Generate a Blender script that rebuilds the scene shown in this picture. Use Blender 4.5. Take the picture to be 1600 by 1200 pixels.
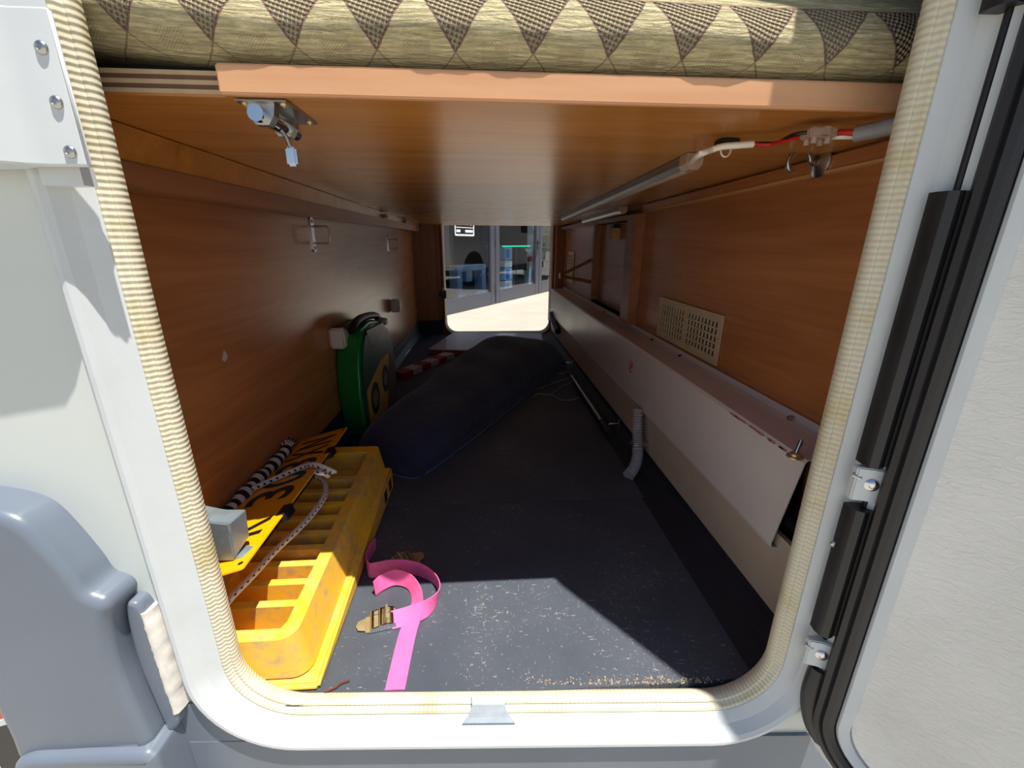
import bpy, bmesh, math, random
from mathutils import Vector, Matrix
from mathutils.geometry import tessellate_polygon
random.seed(7)
for o in list(bpy.data.objects): bpy.data.objects.remove(o)
SC = bpy.context.scene
COL = SC.collection

# ------------------------------------------------------------------ camera
cam_d = bpy.data.cameras.new('camera'); cam = bpy.data.objects.new('camera', cam_d); COL.objects.link(cam)
cam_d.sensor_width = 36.0; cam_d.lens = 36.0 * 682.0 / 1600.0
cam_d.clip_start = 0.01; cam_d.clip_end = 400
cam.matrix_world = Matrix([[0.997862, 0.015414, -0.063518, 0.0], [-0.065172, 0.308673, -0.948933, 0.0], [0.00498, 0.951043, 0.309017, 1.08], [0, 0, 0, 1]])
SC.camera = cam

# ------------------------------------------------------------------ light
world = bpy.data.worlds.new('sky'); SC.world = world; world.use_nodes = True
wn = world.node_tree; wn.nodes.clear()
w_out = wn.nodes.new('ShaderNodeOutputWorld'); w_bg = wn.nodes.new('ShaderNodeBackground')
w_sky = wn.nodes.new('ShaderNodeTexSky'); w_sky.sky_type = 'NISHITA'; w_sky.sun_disc = False
SUN_DIR = Vector((0.145, -0.155, 0.645)).normalized()
w_sky.sun_elevation = math.asin(SUN_DIR.z); w_sky.sun_rotation = math.atan2(SUN_DIR.x, SUN_DIR.y)
w_sky.air_density = 1.0; w_sky.dust_density = 0.5; w_sky.ozone_density = 1.0
w_bg.inputs['Strength'].default_value = 0.11
wn.links.new(w_sky.outputs[0], w_bg.inputs['Color']); wn.links.new(w_bg.outputs[0], w_out.inputs['Surface'])
sun_d = bpy.data.lights.new('sun', 'SUN'); sun_d.energy = 7.4; sun_d.angle = 0.0093; sun_d.color = (1.0, 0.95, 0.86)
sun = bpy.data.objects.new('sun', sun_d); COL.objects.link(sun)
sun.rotation_euler = SUN_DIR.to_track_quat('Z', 'Y').to_euler(); sun.location = (3, -3, 8)
SC.view_settings.view_transform = 'Standard'; SC.view_settings.look = 'None'
SC.view_settings.exposure = 0.0; SC.view_settings.gamma = 1.0; SC.view_settings.use_curve_mapping = False

# ------------------------------------------------------------------ materials
def srgb(r, g, b):
    f = lambda c: (c/255/12.92) if c/255 <= .04045 else ((c/255+.055)/1.055)**2.4
    return (f(r), f(g), f(b), 1.0)
class NT:
    def __init__(s, m): s.t = m.node_tree
    def n(s, ty, **kw):
        x = s.t.nodes.new(ty)
        for k, v in kw.items(): setattr(x, k, v)
        return x
    def l(s, a, b): s.t.links.new(a, b)
    def math(s, op, a, b=None, c=None, clamp=False):
        x = s.n('ShaderNodeMath', operation=op, use_clamp=clamp)
        for i, v in enumerate((a, b, c)):
            if v is None: continue
            if isinstance(v, (int, float)): x.inputs[i].default_value = v
            else: s.l(v, x.inputs[i])
        return x.outputs[0]
    def mix(s, fac, a, b):
        x = s.n('ShaderNodeMix', data_type='RGBA')
        for i, v in ((0, fac), (6, a), (7, b)):
            if isinstance(v, (int, float, tuple)): x.inputs[i].default_value = v
            else: s.l(v, x.inputs[i])
        return x.outputs[2]
    def noise(s, vec, scale, detail=3, rough=.5, dist=0):
        x = s.n('ShaderNodeTexNoise'); x.inputs['Scale'].default_value = scale; x.inputs['Detail'].default_value = detail
        x.inputs['Roughness'].default_value = rough; x.inputs['Distortion'].default_value = dist
        if vec is not None: s.l(vec, x.inputs['Vector'])
        return x.outputs['Fac']
    def ramp(s, fac, stops):
        x = s.n('ShaderNodeValToRGB'); e = x.color_ramp.elements
        while len(e) < len(stops): e.new(.5)
        for q, (p, c) in zip(e, stops): q.position = p; q.color = c if len(c) == 4 else (*c, 1)
        s.l(fac, x.inputs[0]); return x.outputs[0]
    def coord(s, kind='Object', scale=(1, 1, 1), rot=(0, 0, 0)):
        c = s.n('ShaderNodeTexCoord'); m = s.n('ShaderNodeMapping')
        m.inputs['Scale'].default_value = scale; m.inputs['Rotation'].default_value = rot
        s.l(c.outputs[kind], m.inputs['Vector']); return m.outputs[0]
    def bump(s, h, strength, dist=.001):
        x = s.n('ShaderNodeBump'); x.inputs['Strength'].default_value = strength; x.inputs['Distance'].default_value = dist
        s.l(h, x.inputs['Height']); return x.outputs[0]
M = {}
def base(name, col, rough=.5, metal=0., **kw):
    m = bpy.data.materials.new(name); m.use_nodes = True; b = m.node_tree.nodes['Principled BSDF']
    b.inputs['Base Color'].default_value = col; b.inputs['Roughness'].default_value = rough; b.inputs['Metallic'].default_value = metal
    for k, v in kw.items(): b.inputs[k.replace('_', ' ')].default_value = v
    M[name] = m; return m, b, NT(m)
def plain(name, col, rough=.5, metal=0., var=.12, vscale=25., bump=0., bscale=150., **kw):
    """one colour with soft blotches of wear and a fine relief"""
    m, b, t = base(name, col, rough, metal, **kw)
    v = t.coord()
    f = t.noise(v, vscale, 4, .6)
    c2 = tuple(max(0, x*(1-2*var)) for x in col[:3]) + (1,); c3 = tuple(min(1, x*(1+var)) for x in col[:3]) + (1,)
    t.l(t.ramp(f, [(.25, c2), (.75, c3)]), b.inputs['Base Color'])
    r = t.n('ShaderNodeMapRange'); r.inputs[3].default_value = max(.03, rough-.06); r.inputs[4].default_value = min(1, rough+.1)
    t.l(f, r.inputs[0]); t.l(r.outputs[0], b.inputs['Roughness'])
    if bump: t.l(t.bump(t.noise(v, bscale, 2), bump), b.inputs['Normal'])
    return m
def wood(name, dark, light, axis, rough=.3, scale=1.0, rot=(0, 0, 0), spec=.5):
    m, b, t = base(name, light, rough); b.inputs['Specular IOR Level'].default_value = spec
    st = [9*scale]*3; st[axis] = .9*scale
    v = t.coord(scale=tuple(st), rot=rot)
    big = t.noise(v, 1.1, 4, .6, 1.8)
    st2 = [140.]*3; st2[axis] = 5.
    fine = t.noise(t.coord(scale=tuple(st2), rot=rot), 1.0, 2, .5)
    fl = t.math('ADD', t.math('MULTIPLY', big, .8), t.math('MULTIPLY', fine, .28))
    t.l(t.ramp(fl, [(.3, dark), (.52, tuple((a+c)/2 for a, c in zip(dark, light))), (.78, light)]), b.inputs['Base Color'])
    t.l(t.bump(fine, .06, .0006), b.inputs['Normal'])
    return m
wood('ceiling_wood', srgb(160, 100, 42), srgb(206, 142, 70), 0, .26, rot=(0, 0, .5), spec=.7)
wood('wall_wood', srgb(152, 92, 52), srgb(194, 128, 78), 1, .25, spec=.7)
wood('far_wood', srgb(120, 75, 45), srgb(165, 108, 68), 2, .4)
wood('batten_wood', srgb(128, 80, 52), srgb(172, 115, 80), 1, .4)
wood('lipping_wood', srgb(200, 144, 104), srgb(224, 174, 132), 0, .5)
wood('raw_edge', srgb(190, 140, 85), srgb(215, 168, 112), 1, .6)
plain('ply_light', srgb(200, 170, 135), .7, var=.1, vscale=40)
plain('ply_dark', srgb(120, 85, 62), .7, var=.15, vscale=40)
plain('body_white', srgb(206, 212, 209), .28, var=.02, vscale=6)
plain('frame_white', srgb(203, 208, 211), .32, var=.03, vscale=18)
plain('bumper_grey', srgb(106, 116, 130), .30, var=.05, vscale=7)
plain('skirt_grey', srgb(112, 122, 135), .35, var=.06, vscale=9)
plain('sealant', srgb(225, 220, 212), .7, var=.12, vscale=60, bump=.5, bscale=90)
plain('black_rubber', srgb(34, 34, 38), .42, var=.15, vscale=20)
plain('black_plastic', srgb(22, 22, 24), .4, var=.1)
plain('duct_white', srgb(214, 206, 202), .3, var=.03, vscale=12)
plain('cream_panel', srgb(196, 180, 160), .5, var=.06, vscale=12)
plain('cove_dark', srgb(40, 43, 54), .55, var=.15, vscale=12, bump=.1)
plain('steel', srgb(185, 185, 185), .28, 1.0, var=.1)
plain('chrome', srgb(215, 215, 220), .12, 1.0, var=.05)
plain('brass_steel', srgb(200, 180, 135), .3, .6, var=.15)
plain('galvanised', srgb(150, 164, 174), .42, .55, var=.14, vscale=45)
plain('alu', srgb(150, 150, 152), .4, .9, var=.08)
plain('vent_beige', srgb(196, 176, 146), .5, var=.05)
plain('dark_void', srgb(14, 13, 14), .9, var=.1)  # near-black that stands in for shade inside gaps and openings
plain('buffer_plastic', srgb(196, 182, 176), .45, var=.06)
plain('green_plastic', srgb(10, 128, 62), .3, var=.08, vscale=10)
plain('green_dark', srgb(38, 78, 62), .4, var=.1)
plain('label_yellow', srgb(205, 170, 60), .45, var=.12, vscale=15)
plain('tyre_print', srgb(40, 38, 36), .5, var=.2)
plain('rim_print', srgb(130, 120, 95), .5, var=.2)
plain('label_brown', srgb(120, 80, 60), .5, var=.2)
plain('board_white', srgb(222, 222, 230), .16, var=.04)
plain('tape_red', srgb(175, 52, 38), .4, var=.1)
plain('tape_white', srgb(215, 205, 200), .4, var=.05)
plain('tape_grey', srgb(176, 186, 194), .4, .2, var=.1, vscale=50)
plain('pink_webbing', srgb(244, 108, 172), .6, var=.06, vscale=60, bump=.4, bscale=900)
plain('pink_deep', srgb(235, 40, 80), .6, var=.06, vscale=60)
plain('plate_yellow', srgb(246, 176, 8), .3, var=.03, vscale=12)
plain('plate_black', srgb(28, 22, 16), .4, var=.1)
plain('red_wire', srgb(190, 25, 25), .4, var=.05)
plain('white_wire', srgb(232, 226, 215), .4, var=.05)
plain('grey_cable', srgb(140, 138, 138), .45, var=.06)
plain('conduit_grey', srgb(176, 172, 174), .45, var=.08)
plain('red_print', srgb(200, 30, 35), .5, var=.1)
plain('scuff_red', srgb(205, 120, 112), .5, var=.2, vscale=200)
plain('lamp_red', srgb(210, 60, 50), .15, var=.05)
plain('translucent_block', srgb(205, 175, 155), .35, var=.05, Transmission_Weight=.35)
plain('crumb', srgb(186, 168, 146), .9, var=.3, vscale=300)
plain('twig_brown', srgb(110, 60, 45), .8, var=.2)
plain('frame_anthracite', srgb(74, 76, 88), .4, var=.05)
plain('shop_wall', srgb(60, 62, 70), .7, var=.1, vscale=4)
plain('shop_white', srgb(225, 228, 232), .5, var=.04)
plain('shop_blue', srgb(20, 110, 215), .45, var=.06)
plain('shop_paleblue', srgb(170, 195, 225), .5, var=.08)
plain('shop_teal', srgb(150, 190, 180), .4, var=.12)
plain('van_paint', srgb(232, 230, 238), .3, var=.02)
plain('van_glass', srgb(20, 22, 28), .08, var=.02)
plain('tyre', srgb(24, 24, 26), .8, var=.15, bump=.3)
plain('rope_thin', srgb(150, 145, 140), .6, var=.1)

# yellow moulded plastic, scuffed on the faces that were dragged
m, b, t = base('ramp_yellow', srgb(238, 182, 40), .5)
v = t.coord()
f1 = t.noise(v, 9, 5, .65); f2 = t.noise(v, 60, 4, .6)
f = t.math('MULTIPLY', f1, f2)
c = t.ramp(f, [(.14, srgb(250, 192, 30)), (.25, srgb(236, 186, 72)), (.40, srgb(198, 164, 106))])
t.l(c, b.inputs['Base Color']); t.l(t.bump(f2, .25, .002), b.inputs['Normal'])

# navy padded cloth
m, b, t = base('navy_cloth', srgb(30, 34, 66), .85); b.inputs['Sheen Weight'].default_value = .25
v = t.coord(); t.l(t.bump(t.noise(v, 14, 3), .5, .01), b.inputs['Normal'])
t.l(t.ramp(t.noise(v, 7, 3), [(.3, srgb(24, 27, 54)), (.7, srgb(36, 41, 78))]), b.inputs['Base Color'])

# floor: dark grey tread sheet with scratches, dust specks and a diagonal checker relief
m, b, t = base('floor_sheet', srgb(84, 88, 96), .5)
v = t.coord()
sp = t.noise(t.coord(scale=(1, .35, 1), rot=(0, 0, .6)), 330, 3, .6, .5)
sp2 = t.noise(t.coord(scale=(.3, 1, 1), rot=(0, 0, .5)), 290, 3, .6, .4)
area = t.noise(v, 5.5, 3, .6)
spk = t.math('MULTIPLY', t.math('GREATER_THAN', t.math('MAXIMUM', sp, sp2), t.math('SUBTRACT', .80, t.math('MULTIPLY', area, .24))), .34)
bl = t.ramp(t.noise(v, 6, 5, .65), [(.3, srgb(64, 71, 82)), (.7, srgb(80, 86, 96))])
t.l(t.mix(spk, bl, srgb(196, 186, 176)), b.inputs['Base Color'])
ch = t.n('ShaderNodeTexChecker'); ch.inputs['Scale'].default_value = 1.0
t.l(t.coord(scale=(60, 22, 1), rot=(0, 0, .785)), ch.inputs['Vector'])
t.l(t.bump(ch.outputs['Fac'], .18, .0012), b.inputs['Normal'])

# cream ribbed seal, ribs run across the sweep
m, b, t = base('seal_cream', srgb(222, 212, 178), .55)
uvn = t.n('ShaderNodeTexCoord'); sx = t.n('ShaderNodeSeparateXYZ'); t.l(uvn.outputs['UV'], sx.inputs[0])
rib = t.math('SINE', t.math('MULTIPLY', sx.outputs[0], 2*math.pi/.0052))
mask = t.math('GREATER_THAN', sx.outputs[1], .004)
t.l(t.bump(t.math('MULTIPLY', rib, mask), .22, .0022), b.inputs['Normal'])
stain = t.noise(t.coord(scale=(1, 1, 1)), 14, 4, .6)
t.l(t.ramp(stain, [(.3, srgb(196, 182, 138)), (.45, srgb(210, 202, 176)), (.75, srgb(216, 211, 194))]), b.inputs['Base Color'])

# stippled white door liner
m, b, t = base('liner_white', srgb(226, 226, 222), .5)
v = t.coord(scale=(1, 1, 1)); nz = t.noise(t.coord(scale=(1, 1, 2.2), rot=(.4, 0, .5)), 60, 4, .6, 2.5); fine = t.noise(v, 9, 3)
t.l(t.bump(nz, .5, .0022), b.inputs['Normal'])
t.l(t.ramp(fine, [(.3, srgb(214, 214, 208)), (.7, srgb(232, 232, 229))]), b.inputs['Base Color'])

# mattress cover: woven cream cloth with brown chequered triangles (UV in metres)
m, b, t = base('mattress_cloth', srgb(190, 176, 130), .7); b.inputs['Sheen Weight'].default_value = .2
uvn = t.n('ShaderNodeTexCoord'); sx = t.n('ShaderNodeSeparateXYZ'); t.l(uvn.outputs['UV'], sx.inputs[0])
wob = t.math('MULTIPLY', t.math('SUBTRACT', t.noise(uvn.outputs['UV'], 60, 2), .5), .004)
U = t.math('ADD', sx.outputs[0], wob); V = sx.outputs[1]
per = .0640
cx = t.math('SUBTRACT', t.math('MODULO', t.math('ADD', U, 64*.0640 + .0510), per), per/2)
ax = t.math('ABSOLUTE', cx)
TIP, TOPV = .012, .056
hw = t.math('MULTIPLY', t.math('SUBTRACT', V, TIP), .66)
inside = t.math('MULTIPLY', t.math('LESS_THAN', ax, hw), t.math('MULTIPLY', t.math('GREATER_THAN', V, TIP), t.math('LESS_THAN', V, TOPV)))
edge = t.math('MULTIPLY', t.math('LESS_THAN', t.math('ABSOLUTE', t.math('SUBTRACT', ax, hw)), .0011), t.math('MULTIPLY', t.math('GREATER_THAN', V, TIP), t.math('LESS_THAN', V, TOPV)))
topl = t.math('LESS_THAN', t.math('ABSOLUTE', t.math('SUBTRACT', V, TOPV)), .0010)
su = t.math('SINE', t.math('MULTIPLY', t.math('ADD', U, t.math('MULTIPLY', V, .5)), 2*math.pi/.0056))
sv = t.math('SINE', t.math('MULTIPLY', t.math('SUBTRACT', t.math('MULTIPLY', V, 1.0), t.math('MULTIPLY', U, .5)), 2*math.pi/.0056))
knot = t.math('GREATER_THAN', t.math('MULTIPLY', su, sv), .12)
dots = t.math('MULTIPLY', inside, knot)
low = t.math('MULTIPLY', t.math('SUBTRACT', TIP, V), .75)
lines = t.math('MULTIPLY', t.math('LESS_THAN', t.math('ABSOLUTE', t.math('SUBTRACT', ax, low)), .0008), t.math('LESS_THAN', V, TIP))
half = t.math('SUBTRACT', per/2, ax)
hatch = t.math('MULTIPLY', t.math('MULTIPLY', t.math('LESS_THAN', half, .011), t.math('LESS_THAN', t.math('ABSOLUTE', t.math('SUBTRACT', V, .010)), .009)), t.math('GREATER_THAN', t.math('MULTIPLY', t.math('SINE', t.math('MULTIPLY', U, 2*math.pi/.0026)), t.math('SINE', t.math('MULTIPLY', V, 2*math.pi/.0026))), .25))
brown = t.math('MAXIMUM', t.math('MAXIMUM', t.math('MULTIPLY', dots, .85), t.math('MULTIPLY', edge, .85)), t.math('MAXIMUM', t.math('MULTIPLY', topl, .7), t.math('MAXIMUM', t.math('MULTIPLY', lines, .7), t.math('MULTIPLY', hatch, .5))))
vec = t.n('ShaderNodeMapping'); vec.inputs['Scale'].default_value = (22, 190, 1); t.l(uvn.outputs['UV'], vec.inputs[0])
crink = t.noise(vec.outputs[0], 1.6, 4, .6, .8)
cl = t.ramp(crink, [(.3, srgb(172, 158, 112)), (.7, srgb(214, 202, 158))])
t.l(t.mix(brown, cl, srgb(118, 72, 60)), b.inputs['Base Color'])
ins = t.math('MULTIPLY', inside, t.math('MULTIPLY', su, sv))
hgt = t.math('ADD', t.math('MULTIPLY', crink, t.math('SUBTRACT', 1.0, inside)), t.math('MULTIPLY', ins, -.5))
t.l(t.bump(hgt, 1.0, .0075), b.inputs['Normal'])

# rope: white braid with black flecks (UV: length, turn)
m, b, t = base('rope_braid', srgb(222, 214, 206), .8)
uvn = t.n('ShaderNodeTexCoord'); sx = t.n('ShaderNodeSeparateXYZ'); t.l(uvn.outputs['UV'], sx.inputs[0])
a1 = t.math('SINE', t.math('ADD', t.math('MULTIPLY', sx.outputs[0], 2*math.pi/.020), t.math('MULTIPLY', sx.outputs[1], 2*math.pi*1)))
a2 = t.math('SINE', t.math('SUBTRACT', t.math('MULTIPLY', sx.outputs[0], 2*math.pi/.020), t.math('MULTIPLY', sx.outputs[1], 2*math.pi*2)))
fl = t.math('GREATER_THAN', t.math('MULTIPLY', a1, a2), .62)
t.l(t.mix(fl, srgb(226, 216, 210), srgb(24, 22, 26)), b.inputs['Base Color'])
t.l(t.bump(t.math('MULTIPLY', a1, a2), .5, .001), b.inputs['Normal'])
# striped knitted roll
m, b, t = base('striped_knit', srgb(220, 215, 215), .85)
uvn = t.n('ShaderNodeTexCoord'); sx = t.n('ShaderNodeSeparateXYZ'); t.l(uvn.outputs['UV'], sx.inputs[0])
st = t.math('GREATER_THAN', t.math('SINE', t.math('MULTIPLY', sx.outputs[0], 2*math.pi/.020)), 0.)
t.l(t.mix(st, srgb(205, 200, 205), srgb(24, 22, 30)), b.inputs['Base Color'])
# paving
m, b, t = base('paving', srgb(196, 190, 176), .8)
v = t.coord(); nn = t.math('ADD', t.math('MULTIPLY', t.noise(v, 1.2, 5, .6), .6), t.math('MULTIPLY', t.noise(v, 40, 3), .4))
t.l(t.ramp(nn, [(.3, srgb(158, 152, 140)), (.7, srgb(184, 178, 166))]), b.inputs['Base Color'])
# shop glazing: clear pane with a mirror coat by Fresnel
m = bpy.data.materials.new('shop_glass'); m.use_nodes = True; t = NT(m); m.node_tree.nodes.clear()
out = t.n('ShaderNodeOutputMaterial'); mx = t.n('ShaderNodeMixShader'); tr = t.n('ShaderNodeBsdfTransparent'); gl = t.n('ShaderNodeBsdfGlossy'); fr = t.n('ShaderNodeFresnel')
tr.inputs[0].default_value = (.80, .86, .90, 1); gl.inputs['Roughness'].default_value = .01; fr.inputs[0].default_value = 2.1
geo = t.n('ShaderNodeNewGeometry'); t.l(t.math('MULTIPLY', fr.outputs[0], t.math('SUBTRACT', 1.0, geo.outputs['Backfacing'])), mx.inputs[0]); t.l(tr.outputs[0], mx.inputs[1]); t.l(gl.outputs[0], mx.inputs[2]); t.l(mx.outputs[0], out.inputs[0]); M['shop_glass'] = m
for nme, col, st in (('green_light', (.02, .8, .35, 1), 1.6), ('shop_fill', (1, .97, .92, 1), 22.0)):  # the white glow is an added fill for the shop interior
    m = bpy.data.materials.new(nme); m.use_nodes = True; t = NT(m); m.node_tree.nodes.clear()
    out = t.n('ShaderNodeOutputMaterial'); e = t.n('ShaderNodeEmission'); e.inputs[0].default_value = col; e.inputs[1].default_value = st; t.l(e.outputs[0], out.inputs[0]); M[nme] = m

# ------------------------------------------------------------------ helpers
BASE = {}
def wloc(o): return BASE.get(o.name, Vector((0, 0, 0))) if o else Vector((0, 0, 0))
def tag(o, label, cat=None, group=None):
    o['label'] = label
    if cat: o['category'] = cat
    if group: o['group'] = group
    return o
def thing(name, label, cat, loc, group=None):
    o = bpy.data.objects.new(name, None); COL.objects.link(o); o.empty_display_size = .05
    o.location = loc; BASE[o.name] = Vector(loc); return tag(o, label, cat, group)
def mk(name, verts, faces, mat, parent=None, smooth=False, uvs=None, struct=False):
    vs = [Vector(v) for v in verts]
    c = Vector([(min(v[i] for v in vs)+max(v[i] for v in vs))/2 for i in range(3)])
    me = bpy.data.meshes.new(name); me.from_pydata([v-c for v in vs], [], faces)
    if uvs:
        ul = me.uv_layers.new(name='UVMap')
        for p in me.polygons:
            for li, vi in zip(p.loop_indices, p.vertices): ul.data[li].uv = uvs[vi]
    bm = bmesh.new(); bm.from_mesh(me); bmesh.ops.recalc_face_normals(bm, faces=bm.faces); bm.to_mesh(me); bm.free()
    if smooth:
        for p in me.polygons: p.use_smooth = True
    me.materials.append(M[mat])
    o = bpy.data.objects.new(name, me); COL.objects.link(o); BASE[o.name] = c
    if parent: o.parent = parent
    o.location = c - wloc(parent)
    if struct and not parent: o['kind'] = 'structure'
    return o
def smooth_by_angle(o, ang=40):
    me = o.data
    for p in me.polygons: p.use_smooth = True
    bm = bmesh.new(); bm.from_mesh(me)
    for e in bm.edges:
        if len(e.link_faces) == 2 and e.calc_face_angle(0) > math.radians(ang): e.smooth = False
    bm.to_mesh(me); bm.free(); return o
BOXF = [(0, 1, 3, 2), (4, 6, 7, 5), (0, 4, 5, 1), (2, 3, 7, 6), (0, 2, 6, 4), (1, 5, 7, 3)]
def bevel(o, w, seg=2):
    bm = bmesh.new(); bm.from_mesh(o.data)
    es = [e for e in bm.edges if len(e.link_faces) == 2 and e.calc_face_angle(0) > .5]
    bmesh.ops.bevel(bm, geom=es, offset=w, segments=seg, affect='EDGES', clamp_overlap=True); bm.to_mesh(o.data); bm.free()
    return smooth_by_angle(o, 50)
def box(name, lo, hi, mat, parent=None, bev=0., X=None, struct=False, seg=2):
    """axis box lo..hi, optionally sent through the function X"""
    vs = [Vector((x, y, z)) for x in (lo[0], hi[0]) for y in (lo[1], hi[1]) for z in (lo[2], hi[2])]
    if X: vs = [X(v) for v in vs]
    o = mk(name, vs, BOXF, mat, parent, struct=struct)
    if bev: bevel(o, bev, seg)
    return o
def prism(name, poly, lo, hi, axes, mat, parent=None, bev=0., X=None, holes=(), struct=False, seg=2):
    """polygon (a,b) with holes, extruded lo..hi along the third axis; axes e.g. 'yzx' = a->y, b->z, extrude->x"""
    loops = [list(poly)] + [list(h) for h in holes]
    flat = [p for l in loops for p in l]; n = len(flat)
    tris = tessellate_polygon([[Vector((p[0], p[1], 0)) for p in l] for l in loops])
    def P(a, b, e):
        d = dict(zip(axes, (a, b, e))); v = Vector((d['x'], d['y'], d['z'])); return X(v) if X else v
    vs = [P(a, b, lo) for a, b in flat] + [P(a, b, hi) for a, b in flat]
    if holes: fs = [tuple(tr) for tr in tris] + [tuple(i+n for i in tr) for tr in tris]
    else: fs = [tuple(range(n)), tuple(range(n, 2*n))]
    k = 0
    for l in loops:
        m_ = len(l)
        for i in range(m_): j = (i+1) % m_; fs.append((k+i, k+j, n+k+j, n+k+i))
        k += m_
    o = mk(name, vs, fs, mat, parent, struct=struct)
    if bev: bevel(o, bev, seg)
    elif len(poly) > 8: smooth_by_angle(o, 35)
    return o
def catmull(pts, k=6, closed=False):
    P = [Vector(p) for p in pts]; out = []; n = len(P)
    if n < 3: return P
    for i in range(n if closed else n-1):
        a, b, c, d = (P[(i-1) % n], P[i], P[(i+1) % n], P[(i+2) % n]) if closed else (P[max(i-1, 0)], P[i], P[i+1], P[min(i+2, n-1)])
        for j in range(k):
            t_ = j/k; out.append(.5*((2*b)+(c-a)*t_+(2*a-5*b+4*c-d)*t_*t_+(3*b-a-3*c+d)*t_**3))
    if not closed: out.append(P[-1])
    return out
def tube(name, pts, r, mat, parent=None, seg=10, sm=0, caps=True, rfun=None, X=None):
    P = catmull(pts, sm) if sm else [Vector(p) for p in pts]
    if X: P = [X(p) for p in P]
    vs, fs, uv = [], [], []; L = 0; ref = None
    for i, p in enumerate(P):
        tg = (P[min(i+1, len(P)-1)]-P[max(i-1, 0)]).normalized()
        if ref is None: ref = tg.orthogonal().normalized()
        a = (ref - tg*ref.dot(tg)); a = a.normalized() if a.length > 1e-6 else tg.orthogonal().normalized(); ref = a; c = tg.cross(a)
        if i: L += (p-P[i-1]).length
        rr = rfun(i, L) if rfun else r
        for k in range(seg):
            g = 2*math.pi*k/seg; vs.append(p+(a*math.cos(g)+c*math.sin(g))*rr); uv.append((L, k/seg))
    for i in range(len(P)-1):
        for k in range(seg):
            k2 = (k+1) % seg; fs.append((i*seg+k, i*seg+k2, (i+1)*seg+k2, (i+1)*seg+k))
    if caps: fs += [tuple(range(seg)), tuple(range((len(P)-1)*seg, len(P)*seg))]
    o = mk(name, vs, fs, mat, parent, uvs=uv); return smooth_by_angle(o, 60)
def cyl(name, a, b_, r, mat, parent=None, seg=16, r2=None, X=None, bev=0):
    a, b_ = Vector(a), Vector(b_)
    o = tube(name, [a, b_], r, mat, parent, seg, rfun=(lambda i, L: r if i == 0 else r2) if r2 is not None else None, X=X)
    if bev: bevel(o, bev)
    return o
def lathe(name, prof, org, axis, mat, parent=None, seg=20):
    """prof [(radius, height)] around axis through org"""
    ax = Vector(axis).normalized(); a = ax.orthogonal().normalized(); c = ax.cross(a); org = Vector(org); vs, fs = [], []
    for r, h in prof:
        for k in range(seg):
            g = 2*math.pi*k/seg; vs.append(org+ax*h+(a*math.cos(g)+c*math.sin(g))*r)
    for i in range(len(prof)-1):
        for k in range(seg):
            k2 = (k+1) % seg; fs.append((i*seg+k, i*seg+k2, (i+1)*seg+k2, (i+1)*seg+k))
    fs += [tuple(range(seg)), tuple(range((len(prof)-1)*seg, len(prof)*seg))]
    o = mk(name, vs, fs, mat, parent); return smooth_by_angle(o, 45)
def ribbon(name, pts, wid, mat, parent=None, thick=.0014, k=6):
    """flat webbing: pts = [(centre, width direction)]"""
    C_ = catmull([p for p, w in pts], k); W_ = catmull([w for p, w in pts], k)
    vs, fs = [], []; n = len(C_)
    for i, (p, w) in enumerate(zip(C_, W_)):
        tg = (C_[min(i+1, n-1)]-C_[max(i-1, 0)]).normalized(); w = (w-tg*w.dot(tg)).normalized(); nn = tg.cross(w)
        for a, b_ in ((-1, -1), (1, -1), (1, 1), (-1, 1)): vs.append(p+w*wid/2*a+nn*thick/2*b_)
    for i in range(n-1):
        for q in range(4): q2 = (q+1) % 4; fs.append((i*4+q, i*4+q2, i*4+4+q2, i*4+4+q))
    fs += [(0, 1, 2, 3), tuple(range(n*4-4, n*4))]
    o = mk(name, vs, fs, mat, parent); return smooth_by_angle(o, 50)
def rrect(u0, u1, z0, z1, r, o=0., n=10):
    """rounded rectangle loop grown by o"""
    out = []
    for cx_, cz_, a0 in ((u1-r, z0+r, -90), (u1-r, z1-r, 0), (u0+r, z1-r, 90), (u0+r, z0+r, 180)):
        for i in range(n+1):
            a = math.radians(a0+90*i/n); out.append((cx_+(r+o)*math.cos(a), cz_+(r+o)*math.sin(a)))
    return out
def ring(name, rect, r, prof, X, mat, parent=None, n=12, div=14, struct=False, ang=32):
    """profile [(offset, d)] swept round a rounded rectangle; X(u, d, z) places it"""
    loops = []
    for off, d in prof:
        l = rrect(*rect, r, off, n); L2 = []
        for i, p in enumerate(l):
            q = l[(i+1) % len(l)]; m_ = div if math.dist(p, q) > .2 else 1
            for j in range(m_): L2.append((p[0]+(q[0]-p[0])*j/m_, p[1]+(q[1]-p[1])*j/m_))
        loops.append([X((u, d, z)) for u, z in L2])
    vs, fs, uv = [], [], []; N_ = len(loops[0]); pl = 0
    base_len = [0]
    for i in range(N_): base_len.append(base_len[-1]+(loops[0][(i+1) % N_]-loops[0][i]).length)
    for k, l in enumerate(loops):
        if k: pl += math.dist(prof[k], prof[k-1])
        for i in range(N_+1): vs.append(l[i % N_]); uv.append((base_len[i], pl))
    for k in range(len(prof)-1):
        for i in range(N_): fs.append((k*(N_+1)+i, k*(N_+1)+i+1, (k+1)*(N_+1)+i+1, (k+1)*(N_+1)+i))
    o = mk(name, vs, fs, mat, parent, uvs=uv, struct=struct); return smooth_by_angle(o, ang)
def screw(name, p, axis, r, mat, parent):
    ax = Vector(axis).normalized(); o = lathe(name, [(r*1.0, -.0005), (r, .0006), (r*.8, .0015), (r*.45, .002), (r*.35, .0012), (.0002, .0012)], p, ax, mat, parent, 14); return o
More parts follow.
